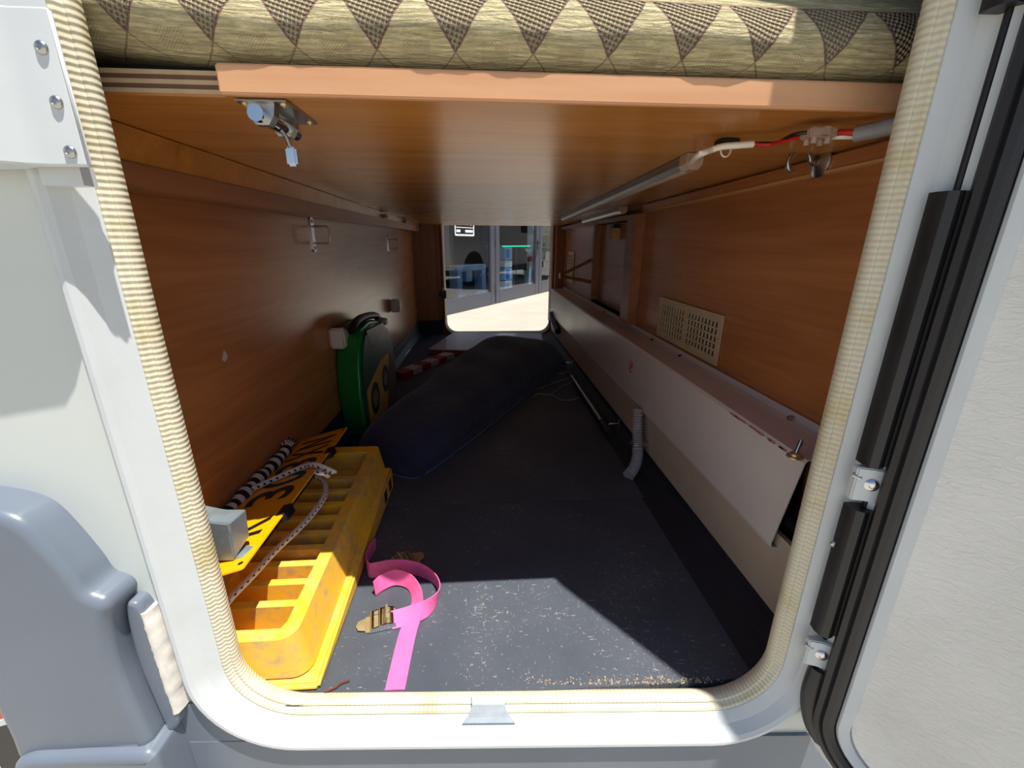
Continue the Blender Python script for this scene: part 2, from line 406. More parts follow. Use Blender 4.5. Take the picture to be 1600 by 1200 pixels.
def pillow(name, ctrl, d0, d1, r, X, mat, parent=None, seg=6, k=5):
    """plate with a smooth outline and a rolled edge of radius r; ctrl = (u, z) control points, counter-clockwise"""
    P = [Vector((p[0], p[1], 0)) for p in ctrl]; P = catmull(P, k, closed=True); n = len(P); rings = []
    nr = []
    for i in range(n):
        t_ = (P[(i+1) % n]-P[i-1]).normalized(); nr.append(Vector((-t_.y, t_.x, 0)))
    for _ in range(3): nr = [(nr[i-1]+nr[i]*2+nr[(i+1) % n]).normalized() for i in range(n)]
    rings.append([(p, d0) for p in P])
    for s in range(seg+1):
        th = math.pi/2*s/seg; rings.append([(p+q*r*(1-math.cos(th)), d1-r+r*math.sin(th)) for p, q in zip(P, nr)])
    rings.append([(p+q*r*1.12, d1) for p, q in zip(P, nr)])
    vs = [X((p.x, d, p.y)) for l in rings for p, d in l]; fs = []
    for a_ in range(len(rings)-1):
        for i in range(n): j = (i+1) % n; fs.append((a_*n+i, a_*n+j, a_*n+n+j, a_*n+n+i))
    L_ = len(rings)-1; last = [p for p, d in rings[-1]]
    for tr in tessellate_polygon([last]): fs.append(tuple(L_*n+i for i in tr))
    o = mk(name, vs, fs, mat, parent, smooth=True); return o
# the near side wall is turned three degrees against the garage; u runs along it, d points out of it
AW = math.radians(3.0); TW = Vector((math.cos(AW), -math.sin(AW), 0)); NW = Vector((-math.sin(AW), -math.cos(AW), 0)); OW = Vector((.016, .389, 0))
def XW(v): return OW + TW*v[0] + NW*v[1] + Vector((0, 0, v[2]))
NEAR = (-.305, .314, .554, 1.66)
FZ = .55

# ================================================================== the setting
def xL(y): return -.408 + .0126*(y-.4)
def zC(y): return 1.195 - .0123*(y-.43)
XR = .463
Y0, Y1 = .40, 2.62
# ground outside
mk('ground', [(-40, -30, 0), (40, -30, 0), (40, 60, 0), (-40, 60, 0)], [(0, 1, 2, 3)], 'paving', struct=True)['label'] = 'sunlit pale concrete paving around the motorhome'
# garage floor: two tread sheets with a seam, coved edges
fl = box('floor', (-.40, .395, .52), (.345, .808, FZ), 'floor_sheet', struct=True); fl['label'] = 'dark grey tread floor sheet inside the hatch'
box('floor_sheet', (-.40, .8105, .52), (.345, 2.62, FZ+.0012), 'floor_sheet', fl)
cv = prism('trim_1', [(-.0, .515), (.0, .634), (.0035, .634), (.005, .59), (.02, .562), (.06, .5505), (.06, .515)], .40, 2.62, 'xzy', 'cove_dark', X=lambda v: Vector((xL(v.y)+v.x, v.y, v.z)), struct=True)
cv['label'] = 'dark floor lining turned up along the left wall'
cv = prism('trim_2', [(.340, .515), (.340, .5505), (.352, .5515), (.380, .556), (.398, .572), (.403, .60), (.406, .60), (.42, .515)], .40, 2.62, 'xzy', 'cove_dark', struct=True)
cv['label'] = 'dark floor lining turned up along the right side'
# side walls of the garage
box('wall_left', (-.012, Y0, .50), (0, Y1, 1.30), 'wall_wood', X=lambda v: Vector((xL(v.y)+v.x, v.y, v.z)), struct=True)['label'] = 'brown wood-grain laminate wall on the left of the garage'
RC = (1.425, 1.862, .850, 1.146)   # recess in the right wall: y0 y1 z0 z1
wr = prism('wall_right', [(Y0, .50), (Y1, .50), (Y1, 1.30), (Y0, 1.30)], XR, XR+.012, 'yzx', 'wall_wood', holes=[[(RC[0], RC[2]), (RC[1], RC[2]), (RC[1], RC[3]), (RC[0], RC[3])]], struct=True)
wr['label'] = 'brown wood-grain laminate wall on the right of the garage'
box('recess_panel', (XR+.022, RC[0]-.03, RC[2]-.03), (XR+.03, RC[1]+.03, RC[3]+.03), 'wall_wood', wr)
for lo, hi in (((XR-.004, RC[0]-.002, RC[2]-.0), (XR+.024, RC[0]+.010, RC[3])), ((XR-.006, RC[1]-.012, RC[2]), (XR+.024, RC[1]+.014, RC[3])), ((XR, RC[0], RC[2]-.010), (XR+.024, RC[1], RC[2])), ((XR, RC[0], RC[3]), (XR+.024, RC[1], RC[3]+.01))):
    box('recess_edge', lo, hi, 'batten_wood', wr)
# cream lower panel
box('wall_lower_right', (.4005, Y0, .56), (.408, Y1, .70), 'cream_panel', struct=True)['label'] = 'cream lower panel under the white metal duct'
# far wall with its hatch opening
FAR = (-.222, .404, .556, 1.66)
fw = prism('wall_far', [(-.42, .50), (.49, .50), (.49, 1.75), (-.42, 1.75)], 2.606, 2.622, 'xzy', 'far_wood', holes=[rrect(*FAR, .065)], struct=True)
fw['label'] = 'brown wood-grain wall around the far hatch opening'
prism('upstand', [(-.40, .54), (-.2385, .54), (-.2385, .640), (-.40, .640)], 2.596, 2.606, 'xzy', 'cove_dark', fw)
# far jamb return on the right, between the opening and the duct
box('jamb_panel', (.415, 2.545, .55), (.462, 2.606, 1.17), 'far_wood', fw)
box('jamb_panel', (-.385, 2.585, .64), (-.262, 2.606, 1.19), 'far_wood', fw)
# bodywork
wn_ = prism('wall_near', [(-.515, .30), (4.2, .30), (4.2, 2.85), (-.515, 2.85)], -.016, .018, 'xzy', 'body_white', X=lambda v: XW((v.x, v.y, v.z)), holes=[rrect(*NEAR, .065, .046)], struct=True)
wn_['label'] = 'white outer side wall of the motorhome around the open hatch'
prism('wall_outer_far', [(-.50, .30), (4.3, .30), (4.3, 2.85), (-.50, 2.85)], 2.624, 2.655, 'xzy', 'body_white', holes=[rrect(*FAR, .065, .02)], struct=True)['label'] = 'white outer side wall on the far side of the motorhome'
box('wall_rear', (-.515, .402, .30), (-.49, 2.624, 2.85), 'body_white', struct=True)['label'] = 'white rear end wall of the motorhome'
box('wall_front', (4.15, .19, .30), (4.18, 2.624, 2.85), 'body_white', struct=True)['label'] = 'white front end of the motorhome body'
box('ceiling', (-.515, .15, 2.85), (4.3, 2.66, 2.89), 'body_white', struct=True)['label'] = 'white roof of the motorhome'
prism('floor_pan', [(-.50, .40), (4.17, .17), (4.17, 2.624), (-.50, 2.624)], .30, .33, 'xyz', 'skirt_grey', struct=True)['label'] = 'grey underbody of the motorhome'
# grey side skirt below the hatch
sk = box('trim_3', (-.372, .012, .24), (4.15, .022, .512), 'skirt_grey', X=XW, struct=True); sk['label'] = 'grey side skirt under the hatch sill'
prism('corner_piece', [(-.386, .30), (-.305, .30), (-.305, .510), (-.312, .515), (-.335, .545), (-.350, .575), (-.386, .565)], .012, .0215, 'xzy', 'skirt_grey', sk, X=XW)

# ================================================================== hatch frame and seal
hf = thing('hatch_surround', 'white moulded frame round the open hatch with cream ribbed seal', 'frame', XW((0, .02, .50)))
ring('frame', NEAR, .065, [(.010, -.012), (.0105, .006), (.014, .0125), (.0165, .0145), (.026, .0195), (.0275, .0210), (.0345, .0290), (.039, .0315), (.043, .0315), (.0465, .0290), (.052, .0185), (.053, .010)], XW, 'frame_white', hf, ang=13)
ring('seal', NEAR, .065, [(.0125, -.015), (.0070, -.012), (.0030, -.007), (.0010, -.001), (.0012, .0030), (.0032, .0062), (.0050, .0068), (.0060, .0060), (.0072, .0072), (.0092, .0112), (.0120, .0124), (.0145, .0110), (.0155, .006)], XW, 'seal_cream', hf)
for u, d, z in ((.335, .029, .70), (.332, .0285, .795)):
    screw('screw', XW((u, d, z)), NW - TW*.5, .0035, 'steel', hf)
# ragged grey tape over the seal joint
tp = mk('tape_patch', [XW(p) for p in [(-.037, .002, .5560), (.003, .002, .5560), (-.036, .0090, .5515), (.003, .0090, .5515), (-.038, .0128, .5445), (.006, .0128, .5445), (-.041, .0150, .5395), (.010, .0150, .5395), (-.047, .0185, .5345), (.016, .0185, .5345)]], [(0, 1, 3, 2), (2, 3, 5, 4), (4, 5, 7, 6), (6, 7, 9, 8)], 'tape_grey')
sm_ = tp.modifiers.new('thickness', 'SOLIDIFY'); sm_.thickness = .0012; sm_.offset = 1
tag(tp, 'grey tape patch over the seal joint in the middle of the sill', 'tape')

# white plastic bracket with three screws at the top left of the hatch
hb = thing('hatch_bracket', 'white plastic bracket with three screws beside the hatch, upper left', 'bracket', XW((-.36, .03, 1.128)))
prism('cover', [(-.2890, .0415), (-.2890, .0450), (-.2915, .0465), (-.314, .0475), (-.326, .0505), (-.335, .058), (-.345, .062), (-.44, .066), (-.45, .05), (-.45, .018), (-.345, .032), (-.325, .0415)], 1.129, 1.222, 'xyz', 'frame_white', hb, bev=.0016, X=XW, seg=3)
for z in (1.199, 1.168, 1.138): screw('screw', XW((-.2985, .0472, z)), NW, .0042, 'steel', hb)
prism('hinge_foot', [(-.305, .024), (-.305, .036), (-.335, .036), (-.335, .02)], 1.118, 1.131, 'xyz', 'frame_white', hb, X=XW)

# grey bumper corner, lower left
bp = thing('bumper_corner', 'glossy grey plastic bumper corner at the lower left', 'bumper', XW((-.45, .02, .24)))
pillow('bumper_shell', [(-.528, .53), (-.46, .545), (-0.3990, .545), (-0.3850, .552), (-0.3860, .575), (-0.3900, .62), (-0.3920, .66), (-0.3890, .70), (-0.3830, .728), (-0.3775, .742), (-0.3810, .752), (-0.3950, .761), (-.402, .782), (-.414, .812), (-.428, .838), (-.446, .850), (-.475, .857), (-.512, .860), (-.530, .84), (-.532, .70), (-.532, .58)], .016, .054, .0105, XW, 'bumper_grey', bp)
pillow('bumper_lip', [(-.530, .26), (-.46, .24), (-.385, .245), (-.3735, .27), (-.3735, .40), (-.3735, .53), (-.378, .552), (-.40, .556), (-.47, .553), (-.515, .548), (-.533, .52), (-.534, .40)], .014, .064, .009, XW, 'bumper_grey', bp)
box('end_cap', (-.532, -.30, .26), (-.516, .030, .80), 'bumper_grey', bp, bev=.012, X=XW, seg=3)
prism('reflector', [(-.548, .66), (-.5318, .66), (-.5318, .592), (-.540, .585), (-.548, .59)], .0, .046, 'xzy', 'lamp_red', bp, bev=.002, X=XW)
prism('reflector_rim', [(-.550, .5835), (-.5318, .5915), (-.5318, .581), (-.550, .575)], .0, .047, 'xzy', 'frame_white', bp, bev=.001, X=XW)
mf = box('dark_filler', (-.66, -.030, .16), (-.534, -.006, .575), 'black_rubber', bev=.006, X=XW); tag(mf, 'added black slab filling the dark area behind the bumper at the bottom left edge', 'filler')  # slab added to darken this corner, where the real object is unknown
st_ = pillow('side_trim', [(-0.3800, .546), (-0.3680, .556), (-0.3625, .580), (-0.3620, .64), (-0.3635, .70), (-0.3670, .725), (-0.3730, .7315), (-0.3800, .7285), (-0.3850, .70), (-0.3875, .65), (-0.3850, .60), (-0.3820, .56)], .012, .0345, .0045, XW, 'bumper_grey')
tag(st_, 'narrow grey trim strip between bumper corner and hatch frame', 'trim')
sl = thing('sealant_bead', 'smeared white sealant bead beside the lower left of the frame', 'sealant', XW((-.358, .02, .575)))
vs, fs = [], []; nz = 26
for i in range(nz):
    f_ = i/(nz-1); z = .718-.142*f_; cu = -.3655; wv = .0040+.0012*random.random()+(.0012 if .1 < f_ < .8 else 0)
    for a, h in ((-1.2, .030), (-.75, .0335), (0, .0350), (.75, .033), (1.15, .024)): vs.append(XW((cu+a*wv, h+.0005*random.random(), z)))
    for a in (1.15, -1.2): vs.append(XW((cu+a*wv, .018, z)))
for i in range(nz-1):
    for k in range(7): k2 = (k+1) % 7; fs.append((i*7+k, i*7+k2, i*7+7+k2, i*7+7+k))
fs += [tuple(range(7)), tuple(range(nz*7-7, nz*7))]
smooth_by_angle(mk('bead', vs, fs, 'sealant', sl), 70)

# ================================================================== open hatch door on the right
PHI = math.radians(52.5)
DD = Vector((math.cos(PHI), -math.sin(PHI), 0)); DN = Vector((-math.sin(PHI), -math.cos(PHI), 0)); HD = Vector((.365, .326, 0))
def XD(v): return HD + DD*v[0] + DN*v[1] + Vector((0, 0, v[2]))
DW = .655
dr = thing('hatch_door', 'open white hatch door with black gasket, hinged right of the opening', 'door', XD((.3, -.015, .515)))
prism('door_skin', rrect(-.014, DW, .512, 1.70, .07), -.034, -.0005, 'xzy', 'frame_white', dr, bev=.003, X=XD)
prism('liner', rrect(.029, DW-.043, .555, 1.657, .045), -.001, .0025, 'xzy', 'liner_white', dr, X=XD)
GR = (.007, DW-.021, .533, 1.679)
ring('lip', GR, .06, [(-.010, -.001), (-.0105, .006), (-.013, .008), (-.019, .006), (-.022, .0035), (-.022, -.001)], XD, 'frame_white', dr)
ring('gasket', GR, .06, [(.011, -.001), (.0112, .006), (.009, .0105), (.004, .012), (.002, .0095), (.0, .0122), (-.005, .0120), (-.009, .009), (-.0102, .004), (-.0102, -.001)], XD, 'black_rubber', dr)
HP = [(-.0135, -.010), (-.0145, -.002), (-.0125, .005), (-.007, .0085), (-.001, .007), (.001, .005), (.003, .0065), (.006, .0055), (.0085, .001), (.0085, -.010)]
def hinge_cover(u, d, z0, z1):
    o = prism('hinge_cover', [(u+a, d+b_) for a, b_ in HP], z0, z1, 'xyz', 'black_rubber', dr, X=XW); return o
hinge_cover(.3455, .036, .888, 1.118); hinge_cover(.3455, .036, .690, .842); hinge_cover(.3455, .036, 1.232, 1.62)
box('hinge_rail', (.3545, .028, .60), (.3655, .0385, 1.62), 'frame_white', dr, X=XW)
cyl('hinge_pin', (.346, .034, .62), (.346, .034, 1.62), .0028, 'black_plastic', dr, 10, X=XW)
tube('corner_rubber', [(.347, .036, .640), (.3445, .037, .618), (.3445, .038, .598), (.349, .040, .575), (.359, .043, .552), (.376, .050, .530), (.40, .064, .517)], .0095, 'black_rubber', dr, 12, sm=5, X=XW)
for z in (.868, .662):
    lf = prism('hinge_leaf', [(-.017, -.006), (-.017, .0015), (-.006, .0045), (.002, .0085), (.011, .0085), (.013, .004), (.013, -.006)], z-.017, z+.017, 'xyz', 'frame_white', dr, bev=.0012, X=lambda v: XW((v.x+.345, v.y+.035, v.z)))
    screw('screw', XW((.3405, .0408, z+.001)), NW-TW*.5, .0058, 'chrome', lf)
    cyl('pin_stub', (.3265, .033, z+.008), (.3325, .037, z+.006), .0022, 'steel', lf, 8, X=XW)

# ================================================================== bed: boards and mattress
bb = thing('bed_board', 'wood-grain bed base board with pale front lipping under the mattress', 'board', (.08, .43, 1.195))
box('panel', (-.2125, .436, 0), (.462, 2.60, .020), 'ceiling_wood', bb, X=lambda v: Vector((v.x, v.y, zC(v.y)+v.z)))
box('front_lipping', (-.213, .428, 1.1945), (.430, .4355, 1.2165), 'lipping_wood', bb, bev=.0015)
lb = thing('plywood_board', 'thin plywood bed board with layered edge at the upper left', 'board', (-.30, .44, 1.193))
box('panel', (-.402, .4415, 0), (-.2135, 2.60, .0022), 'ceiling_wood', lb, X=lambda v: Vector((v.x, v.y, zC(v.y)+.0005+v.z)))
for i in range(5):
    z = 1.1975+i*.0034
    box('ply_layer', (-.402, .4415 if i % 2 == 0 else .4425, z), (-.2135, 1.2, z+.0033), 'ply_light' if i % 2 == 0 else 'ply_dark', lb)
# mattress
MP = [(.60, 1.2195), (.47, 1.2195), (.450, 1.2205), (.437, 1.2245), (.4275, 1.2310), (.4225, 1.2390), (.4210, 1.2460), (.4222, 1.2540), (.4270, 1.2640), (.4350, 1.2745), (.4470, 1.2850), (.4650, 1.2950), (.49, 1.3020), (.60, 1.3050)]
vs, fs, uv = [], [], []; nx = 90
P2 = [Vector((p[0], p[1], 0)) for p in MP]; P2 = catmull(P2, 4); arc = [0]
for i in range(1, len(P2)): arc.append(arc[-1]+(P2[i]-P2[i-1]).length)
i0 = min(range(len(P2)), key=lambda i: abs(P2[i].y-1.2235)+(0 if P2[i].x < .47 else 9)); a0 = arc[i0]
for i in range(nx+1):
    x = -.398+.858*i/nx
    for j, p in enumerate(P2):
        wob = .0008*math.sin(x*31+j*.2)+.0005*math.sin(x*77+1.3)+.0003*math.sin(x*190)
        vs.append((x, p.x+(wob if p.x < .46 else 0), p.y-.010*max(0, (x-.05))*.3+max(0, -.19-x)*.075)); uv.append((x, arc[j]-a0))
n2 = len(P2)
for i in range(nx):
    for j in range(n2-1): fs.append((i*n2+j, i*n2+j+1, (i+1)*n2+j+1, (i+1)*n2+j))
mt = mk('mattress', vs, fs, 'mattress_cloth', smooth=True, uvs=uv)
tag(mt, 'cream patterned mattress with brown chequered triangles on the bed board', 'mattress')
box('mattress_core', (-.395, .60, 1.2205), (.457, 2.55, 1.304), 'mattress_cloth', mt, bev=.02)
box('gap_shade', (-.400, .452, 1.2155), (-.22, 2.5, 1.2195), 'dark_void', lb)  # dark sheet painted in for the shaded gap under the mattress

# ================================================================== left wall fittings
rl = thing('wall_rail', 'brown wooden rail along the top of the left wall', 'rail', (-.37, 1.5, 1.125))
box('rail_bar', (.0, .41, 1.1325), (.044, 2.53, 1.1585), 'batten_wood', rl, bev=.002, X=lambda v: Vector((xL(v.y)+v.x, v.y, v.z)))
box('upper_strip', (.0, .41, 0), (.041, 2.53, 1), 'ceiling_wood', rl, X=lambda v: Vector((xL(v.y)+v.x, v.y, 1.1588+(zC(v.y)-1.1588-.0006)*v.z)))
for y, z in ((1.70, 1.169), (2.10, 1.167)):
    bt = thing('turn_catch', 'small wooden turn catch above the left rail, ' + ('nearer the hatch' if y < 2 else 'nearer the far wall'), 'catch', (xL(y)+.02, y, z))
    box('catch_block', (xL(y)+.0412, y-.022, z-.009), (xL(y)+.056, y+.022, z+.004), 'batten_wood', bt, bev=.003)
    screw('screw', (xL(y)+.056, y, z-.002), (1, 0, 0), .005, 'steel', bt)
def lashing_eye(y, z, h, lbl):
    x = xL(y); e = thing('lashing_eye', lbl, 'lashing eye', (x, y, z-h/2), 'lashing eyes on the left wall')
    prism('plate', rrect(y-.009, y+.009, z-h/2, z+h/2, .008, 0, 4), x+.0002, x+.003, 'yzx', 'chrome', e)
    q = h*.24
    tube('loop', [(x+.002, y-.001, z+q), (x+.036, y-.001, z+q), (x+.041, y-.001, z+q-.006), (x+.041, y-.001, z-q+.006), (x+.036, y-.001, z-q), (x+.002, y-.001, z-q)], .0024, 'steel', e, 8)
    for s in (-1, 1): screw('screw', (x+.003, y, z+s*h*.38), (1, 0, 0), .0045, 'steel', e)
lashing_eye(1.115, 1.094, .078, 'chrome lashing eye on the left wall, the nearer one to the hatch')
lashing_eye(1.935, 1.070, .074, 'chrome lashing eye on the left wall, the farther one from the hatch')
def buffer(y, z, lbl):
    x = xL(y); e = thing('wall_buffer', lbl, 'buffer', (x, y, z), 'plastic buffers on the left wall')
    prism('body', [(y-.020, z-.027), (y+.004, z-.027), (y+.018, z-.016), (y+.022, z), (y+.018, z+.016), (y+.004, z+.027), (y-.020, z+.027)], x+.0002, x+.040, 'yzx', 'buffer_plastic', e, bev=.005, seg=3)
buffer(1.155, .8395, 'pale plastic buffer on the left wall, left of the green case')
buffer(1.89, .8225, 'pale plastic buffer on the left wall, above the green case')
for p in ((-0.4040, 0.6916, 0.9084), (-0.4039, 0.6986, 0.9636), (-0.3941, 1.4799, 0.8112), (-0.3988, 1.1096, 0.9048)):
    pass
ms = thing('wall_chip', 'small pale chip in the left wall laminate', 'chip', (-0.4043, 0.6902, 0.9078))
prism('chip_spot', [(-.008, -.004), (-.002, -.008), (.007, -.003), (.005, .004), (.001, .010), (-.004, .003)], -.0005, .0006, 'yzx', 'buffer_plastic', ms, X=lambda v: v+Vector((-0.4043, 0.6902, 0.9078)))

# ================================================================== right wall fittings
rb = thing('wall_batten', 'wooden batten with pale lower edge along the top of the right wall', 'batten', (XR-.005, 1.0, 1.16))
box('batten_bar', (XR-.010, .41, 1.1735), (XR-.0002, 1.29, 1.1905), 'wall_wood', rb, X=lambda v: Vector((v.x, v.y, v.z-.0123*(v.y-.43))))
box('pale_edge', (XR-.012, .41, 1.1700), (XR-.0002, 1.29, 1.1733), 'raw_edge', rb, X=lambda v: Vector((v.x, v.y, v.z-.0123*(v.y-.43))))
box('batten_bar', (XR-.026, 1.372, 1.147), (XR-.0002, 2.55, 1.160), 'batten_wood', rb)
pl = thing('wall_post', 'upright wooden post on the right wall beside the recess', 'post', (XR-.015, 1.34, .832))
box('post_bar', (XR-.030, 1.285, .8440), (XR-.0002, 1.362, 1.158), 'batten_wood', pl, bev=.002)
# vents
def vent(y0, y1, z0, z1, cols, rows, lbl, gap):
    e = thing('vent_grille', lbl, 'vent', (XR, (y0+y1)/2, z0)); x = XR-.0045
    holes = []; mid = (y0+y1)/2
    for a, b_ in ((y0+gap, mid-gap*.65), (mid+gap*.65, y1-gap)):
        for i in range(cols):
            for j in range(rows):
                w = (b_-a)/cols; h = (z1-z0-2*gap)/rows; yy = a+w*i; zz = z0+gap+h*j
                holes.append([(yy+w*.13, zz+h*.14), (yy+w*.87, zz+h*.14), (yy+w*.87, zz+h*.86), (yy+w*.13, zz+h*.86)])
    prism('grille_plate', [(y0, z0), (y1, z0), (y1, z1), (y0, z1)], x, x+.003, 'yzx', 'vent_beige', e, holes=holes)
    box('slot_shade', (x+.0032, y0+.002, z0+.002), (XR-.0003, y1-.002, z1-.002), 'dark_void', e)  # dark sheet in place of the shade behind the slots
    for y, z in ((y0+.006, (z0+z1)/2), (y1-.006, (z0+z1)/2), (mid, z0+.006), (mid, z1-.006)): screw('screw', (x, y, z), (-1, 0, 0), .0035, 'brass_steel', e)
vent(.806, 1.118, .848, .948, 9, 5, 'large beige vent grille with two slotted fields on the right wall', .014)
vent(2.255, 2.412, .880, 1.036, 3, 7, 'narrow beige vent grille at the far end of the right wall', .016)
# white metal duct
du = thing('metal_duct', 'long white folded metal duct along the right wall', 'duct', (.42, 1.5, .683))
XDU = .389
vs = []; sec = [(XDU+.012, .679), (XDU+.002, .682), (XDU, .688), (XDU, .824), (XDU+.003, .8285), (XR-.016, .8285), (XR-.004, .8305), (XR-.003, .842)]
def duct_sheet(name, ys, inset=0.):
    vs, fs = [], []; n = len(sec)
    for y, cut in ys:
        for k, (x, z) in enumerate(sec): vs.append((x, y+(cut*(.824-z)/.14 if k < 4 else cut*.0), z))
    for i in range(len(ys)-1):
        for k in range(n-1): fs.append((i*n+k, i*n+k+1, i*n+n+k+1, i*n+n+k))
    o = mk(name, vs, fs, 'duct_white', du); s = o.modifiers.new('thickness', 'SOLIDIFY'); s.thickness = .0016; s.offset = 0; return o
duct_sheet('folded_sheet', [(.452, .026), (1.10, 0), (1.70, 0), (2.515, 0)])
box('shade_slab', (.4125, .50, .684), (.4595, 2.5, .70), 'dark_void', du)  # dark slab painted in for the shade inside the duct
box('shade_sheet', (.398, .53, .70), (.4595, .54, .824), 'dark_void', du)  # dark cross sheet, shade of the hollow duct put into colour
cyl('inner_pipe', (.425, .47, .712), (.425, 1.2, .712), .011, 'black_rubber', du, 12)
screw('screw', (XR-.008, .575, .834), (-.3, 0, 1), .0055, 'steel', du)
for y in (.955, 1.13, 1.62): screw('screw', (XR-.010, y, .832), (-.3, 0, 1), .0045, 'black_plastic', du)
# hand-drawn red ring with a slash on the duct
rg = thing('red_mark', 'red ring mark with a lightning slash on the white duct', 'mark', (0.3885, 1.0899, 0.7681))
c0 = Vector((0.3885, 1.0899, 0.7681)); n = 26; vs, fs = [], []
for i in range(n):
    a = 2*math.pi*i/n
    for r in (.0125, .0145+.0006*math.sin(3*a)): vs += [c0+Vector((-.0006, r*1.0*math.cos(a), r*1.15*math.sin(a))), c0+Vector((.0004, r*math.cos(a), r*1.15*math.sin(a)))]
for i in range(n):
    j = (i+1) % n
    for a, b_ in ((0, 2), (2, 3), (3, 1), (1, 0)): fs.append((i*4+a, i*4+b_, j*4+b_, j*4+a))
mk('ring', vs, fs, 'red_print', rg)
prism('bolt', [(-.001, .010), (.002, .010), (.000, .003), (.005, .003), (-.004, -.013), (-.001, -.002), (-.006, -.002)], -.0006, .0004, 'yzx', 'red_print', rg, X=lambda v: v+c0)
prism('slash', [(-.009, .008), (-.007, .010), (.009, -.008), (.007, -.010)], -.0007, .0004, 'yzx', 'red_print', rg, X=lambda v: v+c0)
# red paint rubbed onto the front edge of the duct
rp = thing('paint_scuff', 'red paint scuffs on the near front edge of the duct', 'scuff', (XDU, .6, .826)); 
for i in range(13):
    y = .475+.012*i+random.uniform(-.006, .006); w = random.uniform(.004, .010); h = random.uniform(.0008, .0026)
    prism('scuff_spot', [(y-w, .8245), (y-w*.3, .8245-h), (y+w*.4, .8245-h*.6), (y+w, .8235), (y+w*.6, .8255), (y-w*.6, .8257)], XDU-.0011, XDU+.0004, 'yzx', 'scuff_red', rp)
# toggle switch
p = Vector((0.3811, 0.4605, 0.8297))
tg_ = thing('toggle_switch', 'small chrome toggle switch on top of the near end of the duct', 'switch', p)
lathe('collar', [(.0098, 0), (.0098, .0015), (.0065, .0022), (.0062, .005), (.004, .0065), (.0005, .0066)], p, (0, 0, 1), 'brass_steel', tg_)
tube('lever', [p+Vector((0, 0, .004)), p+Vector((.0045, .002, .017)), p+Vector((.006, .003, .0215))], .0028, 'chrome', tg_, 10, rfun=lambda i, L: (.0021, .0030, .0026)[i])
# flexible conduit
cd = thing('flexible_conduit', 'grey corrugated conduit running from the duct down to the floor', 'conduit', (0.3219, 0.8332, 0.5520))
cpts = catmull([(.378, .985, .69), (.376, .972, .655), (.374, .955, .615), (.368, .930, .588), (.352, .905, .570), (.334, .888, .560)], 26)
tube('corrugated_hose', cpts, .011, 'conduit_grey', cd, 14, rfun=lambda i, L: .0118+.0019*math.sin(L*2*math.pi/.0066))
tube('clamp', catmull([(.372+.0145*math.cos(a), .953+.0145*math.sin(a), .611) for a in [i*math.pi/6 for i in range(13)]], 2), .002, 'steel', cd, 6)
box('clamp_tab', (.384, .946, .606), (.4003, .958, .616), 'steel', cd, bev=.001)
# lights and wiring under the board
def light_bar(y0, y1, x0, x1, dz, lbl, r=.0088):
    a = Vector((x0, y0, zC(y0)-dz)); b_ = Vector((x1, y1, zC(y1)-dz)); e = thing('light_bar', lbl, 'light', (a+b_)/2, 'strip lights under the bed board')
    dvec = (b_-a); 
    def S(v): return a+dvec*v.y+Vector((v.x, 0, v.z))
    prism('profile', [(-.010, .0085), (-.010, -.002), (-.006, -.008), (.006, -.008), (.010, -.002), (.010, .0085)], 0, 1, 'xzy', 'alu', e, X=S)
    prism('diffuser', [(-.0045, -.0075), (-.004, -.0105), (.004, -.0105), (.0045, -.0075)], .01, .99, 'xzy', 'buffer_plastic', e, X=S)
    prism('end_cap', [(-.0112, .0088), (-.0112, -.004), (-.006, -.0108), (.006, -.0108), (.0112, -.004), (.0112, .0088)], -.022/dvec.length, .003/dvec.length, 'xzy', 'translucent_block', e, X=S)
    return a
la = light_bar(.640, 1.80, .281, .318, .0095, 'long grey strip light under the bed board')
light_bar(1.40, 1.95, .425, .432, .0095, 'short grey strip light above the recess')
w1 = tube('lamp_cable', [la+Vector((0, -.012, 0)), (0.2386, 0.5180, 1.1720), (0.2542, 0.5220, 1.1780), (0.2632, 0.5150, 1.1800), (0.2767, 0.5071, 1.1800), (0.2907, 0.5047, 1.1810)], .0034, 'white_wire', sm=5); tag(w1, 'white lamp cable under the bed board', 'cable')
tm = thing('cable_tie_mount', 'black adhesive cable tie mount on the underside of the bed board', 'cable mount', (0.2760, 0.5327, 1.1880)); q = Vector((0.2824, 0.5451, 1.1905))
box('pad', q+Vector((-.011, -.009, -.0042)), q+Vector((.011, .009, .0025)), 'black_plastic', tm, bev=.001)
tube('tie', [q+Vector((.006*math.cos(a), 0, -.0085+.0068*math.sin(a))) for a in [i*math.pi/5 for i in range(11)]], .0012, 'white_wire', tm, 6)
w2 = tube('red_wire', [(0.2893, 0.5048, 1.1810), (0.3051, 0.5013, 1.1800), (0.3104, 0.4883, 1.1800), (0.3148, 0.4752, 1.1810), (0.3191, 0.4610, 1.1810)], .0018, 'red_wire', sm=5); tag(w2, 'thin red wire between lamp cable and connector', 'wire')
w3 = tube('black_wire', [(0.2932, 0.5117, 1.1830), (0.3038, 0.5055, 1.1820), (0.3153, 0.5013, 1.1820), (0.3104, 0.4715, 1.1830), (0.3180, 0.4601, 1.1830)], .0018, 'black_plastic', sm=5); tag(w3, 'thin black wire between lamp cable and connector', 'wire')
cb = thing('connector_block', 'translucent two-way connector block joining the lamp wires', 'connector', (0.3211, 0.4489, 1.1780)); q = Vector((0.3290, 0.4596, 1.1820))
for s in (-1, 1):
    box('terminal', q+Vector((-.0135, s*.0048-.0040, -.0045)), q+Vector((.0135, s*.0048+.0040, .0045)), 'translucent_block', cb, bev=.0015)
    for k in (-.007, .007): cyl('screw_tower', q+Vector((k, s*.0048, -.004)), q+Vector((k, s*.0048, -.0095)), .0030, 'translucent_block', cb, 12)
